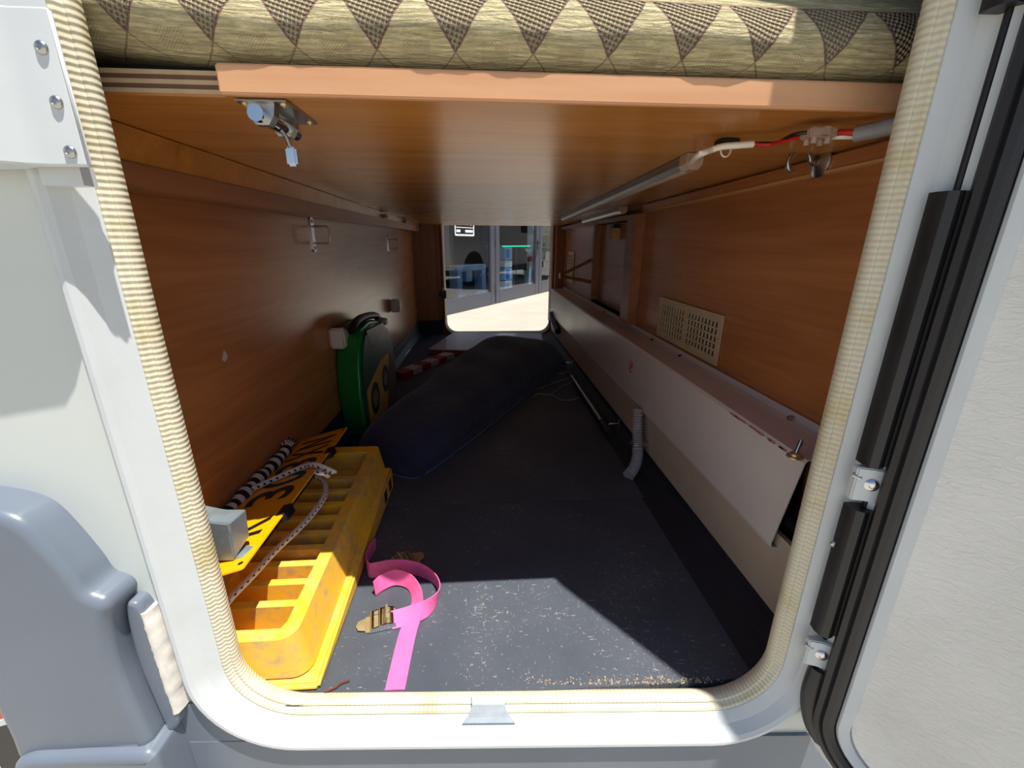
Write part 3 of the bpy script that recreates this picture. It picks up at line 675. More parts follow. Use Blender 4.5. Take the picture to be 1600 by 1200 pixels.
box('fixing_lug', q+Vector((-.003, -.012, -.003)), q+Vector((.003, .012, .004)), 'translucent_block', cb)
w4 = tube('red_feed_wire', [(0.3387, 0.4561, 1.1820), (0.3488, 0.4526, 1.1820), (0.3585, 0.4470, 1.1810)], .0030, 'red_wire', sm=4); tag(w4, 'thick red wire from connector to grey cable', 'wire')
w5 = tube('white_feed_wire', [(0.3418, 0.4595, 1.1800), (0.3506, 0.4538, 1.1790), (0.3639, 0.4526, 1.1790)], .0028, 'white_wire', sm=4); tag(w5, 'thick white wire from connector to grey cable', 'wire')
w6 = tube('grey_cable', [(0.3582, 0.4500, 1.1800), (0.3672, 0.4387, 1.1810), (0.3747, 0.4236, 1.1820), (0.3829, 0.4140, 1.1840)], .0072, 'grey_cable', sm=4); tag(w6, 'grey sheathed cable under the bed board at the right edge', 'cable')
# screw hook on the right batten
q = Vector((0.4525, 0.6161, 1.1829)); hk = thing('screw_hook', 'steel screw hook with round base on the right batten', 'hook', q)
lathe('round_base', [(.0185, 0), (.0185, .002), (.0150, .0045), (.008, .0065), (.0045, .0085), (.0045, .012), (.0030, .0125)], q, (-1, 0, 0), 'steel', hk)
tube('hook_wire', [q+Vector(v) for v in [(-.008, 0, 0), (-.015, -.001, .001), (-.018, -.002, .006), (-.023, -.003, .0110), (-.034, -.004, .0125), (-.045, -.005, .0085), (-.049, -.005, -.001), (-.046, -.005, -.009), (-.039, -.004, -.0125)]], .0032, 'steel', hk, 10, sm=5)
# fold-out support, latch block, plug at the far end of the right wall
fs_ = thing('folding_support', 'brown metal folding support arm fixed beside the recess', 'support', (XR-.02, 1.95, .94))
a = Vector((XR-.008, 1.872, 1.010)); b_ = Vector((XR-.11, 2.04, .935)); c_ = Vector((XR-.008, 1.868, .922))
for p0, p1 in ((a, b_), (c_, b_)):
    dv = (p1-p0); nn = Vector((0, 0, 1)).cross(dv).normalized()
    mk('arm', [p0+nn*s*.002+Vector((0, 0, h)) for s in (-1, 1) for h in (-.007, .007)]+[p1+nn*s*.002+Vector((0, 0, h)) for s in (-1, 1) for h in (-.007, .007)], [(0, 1, 3, 2), (4, 6, 7, 5), (0, 4, 5, 1), (2, 3, 7, 6), (0, 2, 6, 4), (1, 5, 7, 3)], 'batten_wood', fs_)
cyl('pivot', b_+Vector((0, 0, -.012)), b_+Vector((0, 0, .012)), .006, 'steel', fs_, 10)
lt = thing('recess_latch', 'brown latch block with dark catch at the top of the recess', 'latch', (0.4700, 1.5996, 1.1170))
q = Vector((0.4750, 1.6154, 1.1130))
box('latch_body', q+Vector((-.020, -.030, -.022)), q+Vector((.0095, .030, .016)), 'raw_edge', lt, bev=.003)
box('catch', q+Vector((-.016, -.022, .016)), q+Vector((.009, .022, .030)), 'black_plastic', lt, bev=.002)
pg = thing('cable_plug', 'black cable plug hanging below the far end of the duct', 'plug', (.392, 2.28, .66))
tube('plug_body', [(.386, 2.44, .700), (.383, 2.38, .678), (.384, 2.30, .660), (.388, 2.22, .640)], .014, 'black_rubber', pg, 12, sm=4, rfun=lambda i, L: .014 if L < .1 else .017)
tube('cord', [(.386, 2.44, .700), (.388, 2.50, .690), (.392, 2.54, .640), (.396, 2.56, .58)], .005, 'black_rubber', pg, 8, sm=4)

# slide bolt under the front of the board
q = Vector((-0.1864, 0.4423, 1.1935)); sb = thing('slide_bolt', 'chrome slide bolt screwed under the front of the bed board', 'bolt', q)
box('plate', q+Vector((-.020, -.004, -.0012)), q+Vector((.022, .072, .0004)), 'steel', sb)
cyl('bolt_bar', q+Vector((-.004, -.006, -.010)), q+Vector((-.001, .070, -.010)), .0068, 'chrome', sb, 16)
for y in (.002, .046):
    prism('guide', [(-.014, 0), (-.013, -.010), (-.008, -.0175), (.003, -.0175), (.008, -.010), (.010, 0)], y, y+.010, 'xzy', 'steel', sb, X=lambda v: v+q)
tube('lever', [q+Vector(v) for v in [(.002, .030, -.016), (.006, .030, -.022), (.008, .030, -.030)]], .0022, 'steel', sb, 8)
box('knob', q+Vector((.003, .0275, -.046)), q+Vector((.013, .0325, -.029)), 'chrome', sb, bev=.002)
for x, y in ((-.015, .004), (.017, .004), (-.015, .064), (.017, .064)): screw('screw', q+Vector((x, y, -.0012)), (0, 0, -1), .0035, 'brass_steel', sb)

# ================================================================== far hatch
ff = thing('far_hatch_surround', 'taupe frame round the open hatch in the far wall', 'frame', (.09, 2.6, .55))
ring('frame', FAR, .065, [(.016, .0), (.016, .007), (.012, .013), (.006, .015), (.001, .012), (-.001, .004), (-.001, -.06)], lambda v: Vector((v[0], 2.606-v[1], v[2])), 'far_wood', ff)
ring('seal', FAR, .065, [(-.001, -.02), (-.005, -.03), (-.005, -.045), (-.001, -.052)], lambda v: Vector((v[0], 2.606-v[1], v[2])), 'seal_cream', ff)
fk = thing('far_hatch_catch', 'dark brass catch on the left jamb of the far hatch', 'catch', (-0.2316, 2.5900, 0.7825))
q = Vector((-0.2312, 2.5900, 0.7935)); box('body', q+Vector((-.020, -.012, -.028)), q+Vector((.020, .012, .020)), 'black_plastic', fk, bev=.004)
cyl('knob', q+Vector((.004, 0, .018)), q+Vector((.004, 0, .034)), .010, 'brass_steel', fk, 14)
fd = thing('far_hatch_door', 'edge of the far hatch door folded back outside on the right', 'door', (.75, 2.69, .6))
prism('door_skin', rrect(.425, 1.07, .53, 1.68, .06), 2.668, 2.70, 'xzy', 'frame_white', fd, bev=.004)
box('edge_rubber', (.402, 2.662, .62), (.412, 2.690, 1.62), 'black_rubber', fd)

# ================================================================== things on the floor
# navy padded bag
A_, B_, C_, D_ = Vector((-.350, 1.03, 0)), Vector((-.155, .892, 0)), Vector((.392, 1.93, 0)), Vector((.0, 2.09, 0))
ns, nt = 34, 60
def bagp(s, t, top):
    # round the plan corners
    p = (A_*(1-s)+B_*s)*(1-t)+(D_*(1-s)+C_*s)*t
    es = abs(2*s-1); et = abs(2*t-1)
    H = .086+.060*t**1.2
    prof = max(0, 1-es**(3.6+1.5*(1-t)))**.62*max(0, 1-et**7)**.5
    wr = .004*math.sin(s*9+t*5)*math.sin(t*16)+.003*math.sin(t*31+s*4)
    cen = (A_+B_+C_+D_)/4
    pull = 1-.05*(es*et)**4
    z = FZ+.004+.020*prof**.3
    if top: z = FZ+.026*prof**.3+(H-.02)*prof+wr*prof
    else: z = FZ+.0025+.010*(1-prof)
    return Vector((cen.x+(p.x-cen.x)*pull, cen.y+(p.y-cen.y)*pull, z))
vs, fs = [], []
for top in (1, 0):
    for i in range(ns+1):
        for j in range(nt+1): vs.append(bagp(i/ns, j/nt, top))
K = (ns+1)*(nt+1)
for b0 in (0, K):
    for i in range(ns):
        for j in range(nt): a = b0+i*(nt+1)+j; fs.append((a, a+1, a+nt+2, a+nt+1))
rim = [i*(nt+1) for i in range(ns+1)]+[ns*(nt+1)+j for j in range(1, nt+1)]+[i*(nt+1)+nt for i in range(ns-1, -1, -1)]+[j for j in range(nt-1, 0, -1)]
for i in range(len(rim)): a, b_ = rim[i], rim[(i+1) % len(rim)]; fs.append((a, b_, K+b_, K+a))
nb = thing('padded_bag', 'large navy padded cloth bag lying across the garage floor', 'bag', (.0, 1.5, FZ))
mk('cloth_body', vs, fs, 'navy_cloth', nb, smooth=True)
tube('piping', [bagp(1, j/24, 1)+Vector((.003, -.002, -.001)) for j in range(1, 24)], .0035, 'navy_cloth', nb, 8)
# green snow-chain case
def XG(v): return Vector((xL(v.y)+v.x, v.y+(.09-v.x)*.75, v.z))
gc = thing('green_case', 'round-topped green plastic carrying case leaning on the left wall', 'case', (-.36, 1.3, FZ))
OUT = [(1.108, .556), (1.088, .62), (1.082, .70), (1.092, .77), (1.118, .828), (1.150, .856), (1.25, .861), (1.36, .846), (1.43, .822), (1.475, .775), (1.497, .70), (1.502, .62), (1.495, .556)]
prism('shell', OUT, .002, .080, 'yzx', 'green_plastic', gc, bev=.008, X=XG, seg=3)
cy, cz = 1.30, .70
prism('face', [(cy+(y-cy)*.93, cz+(z-cz)*.93) for y, z in OUT], .078, .0865, 'yzx', 'green_dark', gc, bev=.003, X=XG)
lb_ = prism('label', [(1.128, .575), (1.120, .700), (1.30, .742), (1.455, .735), (1.475, .575)], .0860, .0875, 'yzx', 'label_yellow', gc, X=XG)
prism('label_band', [(1.33, .575), (1.40, .737), (1.455, .732), (1.473, .575)], .0872, .0880, 'yzx', 'label_brown', gc, X=XG)
for y, z, r in ((1.195, .655, .046), (1.33, .672, .042)):
    prism('tyre_picture', [(y+r*math.cos(a), z+r*math.sin(a)) for a in [i*math.pi/12 for i in range(24)]], .0873, .0884, 'yzx', 'tyre_print', gc, X=XG)
    prism('wheel_picture', [(y+r*.58*math.cos(a), z+r*.58*math.sin(a)) for a in [i*math.pi/10 for i in range(20)]], .0880, .0889, 'yzx', 'rim_print', gc, X=XG)
tube('handle', [XG(Vector(p)) for p in [(.05, 1.135, .850), (.052, 1.16, .866), (.052, 1.22, .873), (.052, 1.32, .866), (.052, 1.40, .852), (.05, 1.43, .832)]], .011, 'black_plastic', gc, 10, sm=4)
prism('handle_recess', [(1.17, .853), (1.20, .80), (1.25, .79), (1.37, .826), (1.36, .842)], .083, .0872, 'yzx', 'black_plastic', gc, X=XG)
box('clasp', (.060, 1.395, .826), (.088, 1.425, .846), 'buffer_plastic', gc, bev=.003, X=XG)
# thin pale rod and marker strip behind the bag
tr_ = tube('thin_rod', [(-0.3785, 1.9221, 0.5650), (-0.3677, 2.1467, 0.5700)], .003, 'steel', seg=8); tag(tr_, 'short thin pale rod lying by the green case', 'rod')
mkr = thing('marker_strip', 'red and white striped marker strip lying behind the navy bag', 'marker strip', (-0.2836, 1.9731, 0.5500))
pa, pb = Vector((-0.3479, 1.7247, 0.5750)), Vector((-0.1648, 2.0511, 0.5750))
dv = pb-pa; sd = Vector((dv.y, -dv.x, 0)).normalized()*.028
for i in range(6):
    a = pa+dv*(i/6); b_ = pa+dv*((i+1)/6-.002); dn = Vector((0, 0, -.0235))
    mk('stripe', [a-sd, a+sd, b_+sd, b_-sd, a-sd+dn, a+sd+dn, b_+sd+dn, b_-sd+dn], [(0, 1, 2, 3), (4, 5, 6, 7), (0, 1, 5, 4), (1, 2, 6, 5), (2, 3, 7, 6), (3, 0, 4, 7)], 'tape_red' if i % 2 == 0 else 'tape_white', mkr)
wb = thing('white_board', 'white board with brown edge lying on the floor below the far hatch', 'board', (0.0157, 2.3806, 0.5500))
PB = [(-0.2710, 2.1309, 0.5760)[:2], (0.2872, 2.0139, 0.5760)[:2], (0.3367, 2.4888, 0.5760)[:2], (-0.1737, 2.5473, 0.5760)[:2]]
prism('white_face', PB, .5715, .576, 'xyz', 'board_white', wb)
prism('brown_core', PB, .5525, .5714, 'xyz', 'batten_wood', wb)
# jack bar, floor eyes and thin cord by the right cove
jb = thing('steel_bar', 'dark steel bar lying along the right edge of the floor', 'bar', (.345, 1.3, .56))
tube('bar', [(0.3461, 1.6374, 0.5750), (0.3523, 1.1492, 0.5660)], .0075, 'steel', jb, 12)
tube('socket', [(0.3516, 1.1897, 0.5670), (0.3511, 1.1048, 0.5660)], .0135, 'black_rubber', jb, 12)
cyl('end_pin', (0.3461, 1.6374, 0.5750), (0.3367, 1.6589, 0.5900), .004, 'steel', jb, 8)
def side_eye(px, lbl):
    q = Vector(px); e = thing('floor_eye', lbl, 'lashing eye', q, 'lashing eyes by the right cove')
    prism('plate', rrect(-.006, .006, -.030, .030, .0055, 0, 4), -.002, .0008, 'yzx', 'steel', e, X=lambda v: v+q)
    tube('loop', [q+Vector(v) for v in [(-.001, 0, .017), (-.026, 0, .017), (-.030, 0, .013), (-.030, 0, -.013), (-.026, 0, -.017), (-.001, 0, -.017)]], .0022, 'chrome', e, 8)
side_eye((0.3880, 1.1474, 0.5639), 'chrome lashing eye low on the right side, the nearer one')
side_eye((0.3920, 1.8515, 0.5566), 'chrome lashing eye low on the right side, the farther one')
cr = thing('cord_tangle', 'tangle of thin grey cord on the floor beside the navy bag', 'cord', (0.2731, 1.5764, 0.5510))
tube('cord_loop', [(0.1733, 1.4580, 0.5560), (0.1981, 1.4913, 0.5560), (0.2399, 1.4878, 0.5540), (0.3026, 1.5755, 0.5560), (0.3411, 1.6075, 0.5580), (0.3448, 1.6665, 0.5580), (0.2923, 1.6328, 0.5560), (0.2278, 1.5714, 0.5560), (0.2000, 1.5452, 0.5550)], .0022, 'rope_thin', cr, 6, sm=6)
tube('cord_loop', [(0.2446, 1.4876, 0.5540), (0.2657, 1.4320, 0.5540), (0.3028, 1.4235, 0.5540), (0.3354, 1.4484, 0.5540)], .0020, 'rope_thin', cr, 6, sm=6)
tube('cord_loop', [(0.3052, 1.7766, 0.5560), (0.3410, 1.8561, 0.5560), (0.3719, 1.8371, 0.5580), (0.3510, 1.7551, 0.5560), (0.3099, 1.7382, 0.5560)], .0022, 'rope_thin', cr, 6, sm=6)

# ---- yellow levelling ramps, one upside down on the other
lr = thing('levelling_ramp', 'flat yellow wedge ramp lying underneath, right way up, on the floor', 'ramp', (-.29, .64, FZ), 'yellow levelling ramps')
prism('wedge', [(.4115, FZ+.0003), (.888, FZ+.0003), (.888, .600), (.70, .588), (.52, .571), (.422, .5625), (.4115, .560)], -.377, -.209, 'yzx', 'ramp_yellow', lr, bev=.0035, seg=3)
for y in (.80, .845): box('side_slot', (-.2105, y, .560), (-.2085, y+.022, .586), 'dark_void', lr)
ur = thing('levelling_ramp', 'upturned yellow ramp with open ribbed compartments stacked on top', 'ramp', (-.29, .64, .563), 'yellow levelling ramps')
def XU(v): return Vector((v.x-(.010*v.z/.06 if v.x > -.25 else 0), .419+v.y*.978, .5650+.0375*(v.y/.477)+v.z*(1-.16*v.y/.477)))
outl = []
for cx_, cy_, a0, r in ((-.244, .022, -90, .022), (-.230, .469, 0, .008), (-.362, .469, 90, .008), (-.362, .012, 180, .012)):
    for i in range(6): a = math.radians(a0+18*i); outl.append((cx_+r*math.cos(a), cy_+r*math.sin(a)))
holes = []; ts = [.016, .060, .097, .132, .166, .200, .238, .276, .316, .358, .462]
for t0, t1 in zip(ts[:-1], ts[1:]):
    w = .010
    holes.append([(-.357, t0+.001), (-.241-(.014 if t0 < .02 else 0), t0+.001), (-.2405, t0+.012), (-.2405, t1-w), (-.357, t1-w)])
prism('ribbed_body', outl, .010, .0605, 'xyz', 'ramp_yellow', ur, X=XU, holes=holes)
prism('tread_plate', outl, .0, .0098, 'xyz', 'ramp_yellow', ur, X=XU)
for i in (3, 6): box('cross_stiffener', (-.352, ts[i]+.016, .010), (-.246, ts[i]+.019, .045), 'ramp_yellow', ur, X=XU)

# ---- yellow number plate
kS = .925
PF = Vector((-.325*kS, .979*kS, 1.08+(.661-1.08)*kS)); PG = Vector((-.4315*kS, .972*kS, 1.08+(.633-1.08)*kS)); PL = Vector((-.048, .996, -.07)).normalized()
EY = (PG-PF); PH = EY.length; EY = (EY-PL*EY.dot(PL)).normalized(); EN = PL.cross(EY); PW = .52*kS; P00 = PF-PL*PW
def XP(v): return P00+PL*v[0]+EY*v[1]+EN*v[2]
npl = thing('number_plate', 'yellow number plate with black characters propped on the yellow ramp', 'number plate', P00)
prism('plate', rrect(0, PW, 0, PH, .004, 0, 3), -.0022, 0, 'xyz', 'plate_yellow', npl, X=XP)
def glyphs(specs, name, mat, parent, X, h=.0005):
    """specs: (char, x0, x1, y0, y1) boxes in the local plane"""
    vs, fs = [], []
    for ch, x0, x1, y0, y1 in specs:
        cu = bpy.data.curves.new('g', 'FONT'); cu.body = ch; cu.size = 1; cu.offset = .018; cu.fill_mode = 'FRONT'; cu.resolution_u = 4
        to = bpy.data.objects.new('g', cu); COL.objects.link(to); dg = bpy.context.evaluated_depsgraph_get(); me = to.evaluated_get(dg).to_mesh()
        co = [v.co.copy() for v in me.vertices]; ax_, bx_ = min(c.x for c in co), max(c.x for c in co); ay, by = min(c.y for c in co), max(c.y for c in co); k = len(vs)
        for c in co: vs.append(X((x0+(c.x-ax_)/(bx_-ax_)*(x1-x0), y0+(c.y-ay)/(by-ay)*(y1-y0), h)))
        fs += [tuple(k+i for i in p.vertices) for p in me.polygons]
        to.evaluated_get(dg).to_mesh_clear(); bpy.data.objects.remove(to); bpy.data.curves.remove(cu)
    return mk(name, vs, fs, mat, parent)
sp = []; xr = PW-.036*kS
for i, ch in enumerate('NX303K'):
    if i == 5: xr -= .046*kS
    wch = .050*kS; sp.append((ch, xr-wch, xr, .016*kS, .095*kS)); xr -= .061*kS
glyphs(sp, 'characters', 'plate_black', npl, XP)
for xx in (.115, .335):
    box('plate_clip', (xx, -.0035, -.012), (xx+.028, .009, .0014), 'black_plastic', npl, X=XP)
box('holder_rail', (.05, .003, -.008), (PW-.03, .016, -.0024), 'black_plastic', npl, X=XP)
for xx in (.012, PW-.012): cyl('fixing_hole', (xx, .008, -.0004), (xx, .008, .0005), .003, 'plate_black', npl, 10, X=XP)
# black and white knitted roll behind the plate
kr = thing('knitted_roll', 'black and white striped knitted roll squeezed behind the number plate', 'roll', (-0.3924, 0.6887, 0.6958))
tube('roll', [(-0.3938, 0.5731, 0.6849), (-0.3930, 0.6350, 0.6874), (-0.3924, 0.6862, 0.6886), (-0.3907, 0.7419, 0.6875), (-0.3890, 0.7997, 0.6911)], .0105, 'striped_knit', kr, 14, sm=8, rfun=lambda i, L: .0100+.0018*math.sin(i*.8)+.0035*max(0, (L-.20))/.15)
for k in range(5): tube('tassel', [(-0.3890, 0.7997, 0.6911), Vector((-0.3869, 0.8076, 0.7107))+Vector((.006*(k-2), .004*k, -.004*abs(k-2)))], .0016, 'striped_knit', kr, 5)
# rope with black flecks
rp_ = thing('flecked_rope', 'white rope with black flecks draped over ramp and number plate', 'rope', (-0.3053, 0.5667, 0.6500))
tube('rope_length', [(-0.3337, 0.4484, 0.6400), (-0.3254, 0.4673, 0.6480), (-0.3146, 0.5004, 0.6520), (-0.3050, 0.5461, 0.6540), (-0.2916, 0.5882, 0.6560), (-0.2815, 0.6332, 0.6580), (-0.2793, 0.6791, 0.6600), (-0.2923, 0.7188, 0.6620), (-0.3139, 0.7393, 0.6640), (-0.3337, 0.7428, 0.6640), (-0.3610, 0.7413, 0.6550)], .0047, 'rope_braid', rp_, 10, sm=8)
tube('rope_length', [XP((.275, -.022, -.020)), XP((.262, -.012, .000)), XP((.268, .004, .0075)), XP((.276, .022, .006)), XP((.270, .045, .0055)), XP((.256, .07, .0055)), XP((.240, .096, .0055)), XP((.226, .104, .004))], .0047, 'rope_braid', rp_, 10, sm=8)
tube('knot', [XP((.250, -.016, -.012)), XP((.240, -.022, -.006)), XP((.232, -.016, .002)), XP((.240, -.008, .003)), XP((.250, -.014, -.004)), XP((.246, -.022, -.014))], .0036, 'rope_braid', rp_, 8, sm=6)
# small spanner
spn = thing('spanner', 'small steel spanner lying on the ramp below the plate edge', 'spanner', (-0.3411, 0.6708, 0.6550))
p0, p1 = Vector((-0.3401, 0.6960, 0.6580)), Vector((-0.3416, 0.6365, 0.6520)); tube('shank', [p0, p1], .0035, 'steel', spn, 8)
dvs = (p1-p0).normalized()
for pp, s in ((p0, -1), (p1, 1)):
    cen = pp+dvs*s*.006; side = dvs.cross(Vector((0, 0, 1))).normalized()
    tube('jaw', [cen+(dvs*s*math.cos(a)+side*math.sin(a))*.009 for a in [math.radians(45+27*i) for i in range(11)]], .0034, 'chrome', spn, 8)
# galvanised angle bracket
gb = thing('steel_bracket', 'galvanised steel angle bracket standing at the left edge of the hatch', 'bracket', (-.31, .45, .70))
def XB(v): return Vector((-.303, .450, .716))+Matrix.Rotation(math.radians(-8), 3, 'Z') @ Matrix.Rotation(math.radians(4), 3, 'Y') @ Vector(v)
prism('web', [(-.050, -.004), (.004, .004), (.003, .054), (-.050, .054)], -.002, 0, 'xzy', 'galvanised', gb, bev=.0006, X=XB)
prism('side_flange', [(0, .006), (.028, .016), (.028, .054), (0, .054)], .0024, .0044, 'yzx', 'galvanised', gb, bev=.0006, X=XB)
prism('top_flange', [(-.050, 0), (.004, 0), (.004, .028), (-.018, .024), (-.050, .028)], .0522, .0544, 'xyz', 'galvanised', gb, bev=.0006, X=XB)
prism('foot', [(.0, 0), (.012, .002), (.014, .022), (.000, .024)], .004, .006, 'xyz', 'galvanised', gb, X=XB)

# ---- pink strap with two cam buckles
ps = thing('pink_strap', 'bright pink webbing strap with metal cam buckles looped on the floor', 'strap', (-0.1205, 0.5476, 0.5500))
V3 = Vector
ribbon('webbing', [(V3((-0.1163, 0.4058, 0.5515)), V3((1, .02, 0))), (V3((-0.1154, 0.4458, 0.5515)), V3((1, 0, 0))), (V3((-0.1136, 0.4872, 0.5520)), V3((1, .1, .05))), (V3((-0.1081, 0.5189, 0.5560)), V3((.85, .3, .35))), (V3((-0.1093, 0.5494, 0.5600)), V3((.5, .3, .75))), (V3((-0.1236, 0.5740, 0.5640)), V3((.1, .3, .95))), (V3((-0.1477, 0.5847, 0.5645)), V3((-.1, .35, .9))), (V3((-0.1671, 0.5752, 0.5640)), V3((-.2, .2, .95))), (V3((-0.1761, 0.5622, 0.5640)), V3((-.1, 0, 1)))], .0245, 'pink_webbing', ps)
ribbon('webbing', [(V3((-0.1391, 0.5061, 0.5580)), V3((.1, .8, .5))), (V3((-0.1142, 0.5118, 0.5600)), V3((.2, .7, .7))), (V3((-0.0892, 0.5215, 0.5630)), V3((.3, .5, .8))), (V3((-0.0752, 0.5432, 0.5640)), V3((.2, .2, .95))), (V3((-0.0810, 0.5728, 0.5640)), V3((0, 0, 1))), (V3((-0.1031, 0.5956, 0.5640)), V3((0, .1, 1))), (V3((-0.1310, 0.6077, 0.5640)), V3((0, .2, .95))), (V3((-0.1607, 0.6094, 0.5640)), V3((.0, .3, .9))), (V3((-0.1808, 0.6052, 0.5635)), V3((.0, .4, .9))), (V3((-0.1945, 0.6060, 0.5635)), V3((0, .2, 1))), (V3((-0.2035, 0.6258, 0.5640)), V3((0, 0, 1))), (V3((-0.2040, 0.6500, 0.5640)), V3((0, 0, 1))), (V3((-0.1987, 0.6702, 0.5640)), V3((.1, 0, 1)))], .0245, 'pink_webbing', ps)
def cam_buckle(p, ang, tilt):
    o = Vector(p); R_ = Matrix.Rotation(ang, 3, 'Z') @ Matrix.Rotation(tilt, 3, 'X')
    def X(v): return o+R_ @ Vector(v)
    bk = box('buckle', (-.024, -.0125, -.0010), (.022, .0125, .0004), 'brass_steel', ps, bev=.0004, X=X)
    for s in (-1, 1):
        prism('cheek', [(-.020, 0), (.020, 0), (.018, .008), (.008, .0125), (-.012, .008)], s*.0138-.0008, s*.0138+.0008, 'xzy', 'chrome', bk, X=X)
    for x, z in ((.014, .008), (-.002, .0095), (-.014, .006)): cyl('cross_bar', (x, -.0145, z), (x, .0145, z), .0026, 'chrome', bk, 10, X=X)
    prism('lever', [(.002, .009), (.006, .022), (.009, .021), (.006, .008)], -.011, .011, 'xzy', 'brass_steel', bk, bev=.0006, X=X)
    prism('thumb_tab', [(-.024, -.010), (-.034, -.007), (-.037, 0), (-.034, .007), (-.024, .010)], .0, .0012, 'xyz', 'brass_steel', bk, X=X)
cam_buckle((-0.1529, 0.5090, 0.5535), math.radians(12), math.radians(8))
cam_buckle((-0.1415, 0.6287, 0.5545), math.radians(215), math.radians(-10))
# ---- crumbs and bits swept against the sill
def bits(name, n, f, smin, smax, mat, label, cat):
    vs, fs = [], []
    for _ in range(n):
        x, y = f(); s = random.uniform(smin, smax); k = len(vs); c = Vector((x, y, FZ+.0005))
        for a in range(3): g = random.uniform(0, 6.28); vs.append(c+Vector((s*math.cos(g+a*2.1), s*math.sin(g+a*2.1)*.7, 0)))
        vs.append(c+Vector((0, 0, s*random.uniform(.4, 1.0)))); fs += [(k, k+1, k+2), (k, k+1, k+3), (k+1, k+2, k+3), (k+2, k, k+3)]
    o = mk(name, vs, fs, mat); o['kind'] = 'stuff'; tag(o, label, cat)
def f1():
    x = random.betavariate(3.2, 1.6)*.36-.06; return x, .4045-.052*(x-.016)+abs(random.gauss(0, .006))
bits('sill_crumbs', 420, f1, .0006, .0024, 'crumb', 'pale crumbs and sand swept against the hatch sill', 'crumbs')
bits('floor_specks', 160, lambda: (random.uniform(-.19, .25), random.uniform(.41, .72)), .0004, .0011, 'crumb', 'scattered pale specks of dirt on the lit floor', 'specks')
tw = tube('twig', [(-0.2020, 0.4079, 0.5525), (-0.1901, 0.4121, 0.5535), (-0.1855, 0.4171, 0.5530), (-0.1757, 0.4211, 0.5525)], .0013, 'twig_brown', seg=6, sm=3); tag(tw, 'small brown twig on the floor by the ramp corner', 'twig')

# ================================================================== outside: shop front seen through the far hatch
FA_, FT_, FN_ = Vector((-0.54532, 6.83640, 0.00000)), Vector((0.51927, 0.85461, 0.00000)), Vector((0.85461, -0.51927, 0.00000))
def XF(v): return FA_+FT_*v[0]+FN_*v[1]+Vector((0, 0, v[2]))
def shop_door(s0, s1, lbl, handle, grp):
    e = thing('shop_door', lbl, 'door', XF(((s0+s1)/2, 0, 0)), grp); w = .15
    box('stile', (s0, -.05, .0), (s0+w, .02, 2.3), 'frame_anthracite', e, bev=.006, X=XF)
    box('stile', (s1-w, -.05, .0), (s1, .02, 2.3), 'frame_anthracite', e, bev=.006, X=XF)
    box('rail', (s0+w, -.05, .0), (s1-w, .02, .23), 'frame_anthracite', e, bev=.006, X=XF)
    box('rail', (s0+w, -.05, 2.15), (s1-w, .02, 2.3), 'frame_anthracite', e, bev=.006, X=XF)
    box('pane', (s0+w-.01, -.018, .22), (s1-w+.01, -.010, 2.16), 'shop_glass', e, X=XF)
    if handle:
        hnd = tube('handle', [(handle, .02, 1.06), (handle, .07, 1.06), (handle-.02, .085, 1.06), (handle-.14, .085, 1.065)], .013, 'black_plastic', e, 10, sm=4, X=XF)
        box('lock_plate', (handle-.03, .018, .93), (handle+.03, .028, 1.12), 'black_plastic', hnd, bev=.005, X=XF)
shop_door(-.42, 1.455, 'anthracite glazed shop door with a white opening-hours sticker', None, 'glazed shop doors')
shop_door(1.475, 3.36, 'anthracite glazed shop door with black lever handle, middle of the three', 3.27, 'glazed shop doors')
shop_door(3.38, 5.3, 'anthracite glazed panel at the right, shelves behind it', None, 'glazed shop doors')
# white door edge hardware
for s, z0, z1 in ((1.60, 1.10, 1.30), (1.60, .16, .36)):
    hg = cyl('shop_hinge', XF((1.47, .03, z0)), XF((1.47, .03, z1)), .022, 'frame_anthracite', seg=12); tag(hg, 'dark barrel hinge between two shop doors, ' + ('upper' if z0 > 1 else 'lower'), 'hinge')
# opening-hours sticker on the first pane
stk = thing('hours_sticker', 'white framed opening-hours sticker on the left shop door', 'sticker', XF((.55, -.008, 1.17)))
so = rrect(.27, .825, 1.168, 1.66, .03, 0, 5); si = rrect(.298, .797, 1.196, 1.632, .02, 0, 5)
prism('border', so, -.0095, -.007, 'xzy', 'shop_white', stk, X=XF, holes=[si])
box('rule', (.305, -.0095, 1.288), (.79, -.007, 1.300), 'shop_white', stk, X=XF)
for a, b_ in ((.315, .425), (.56, .785)): box('text_bar', (a, -.0095, 1.222), (b_, -.007, 1.262), 'shop_white', stk, X=XF)
glyphs([('0', .31, .40, 1.325, 1.44), ('-', .405, .425, 1.37, 1.39), ('0', .43, .52, 1.325, 1.44), ('0', .56, .65, 1.325, 1.44), ('-', .655, .675, 1.37, 1.39), ('0', .68, .77, 1.325, 1.44)], 'numerals', 'shop_white', stk, lambda v: XF((v[0], -.0068, v[1])))
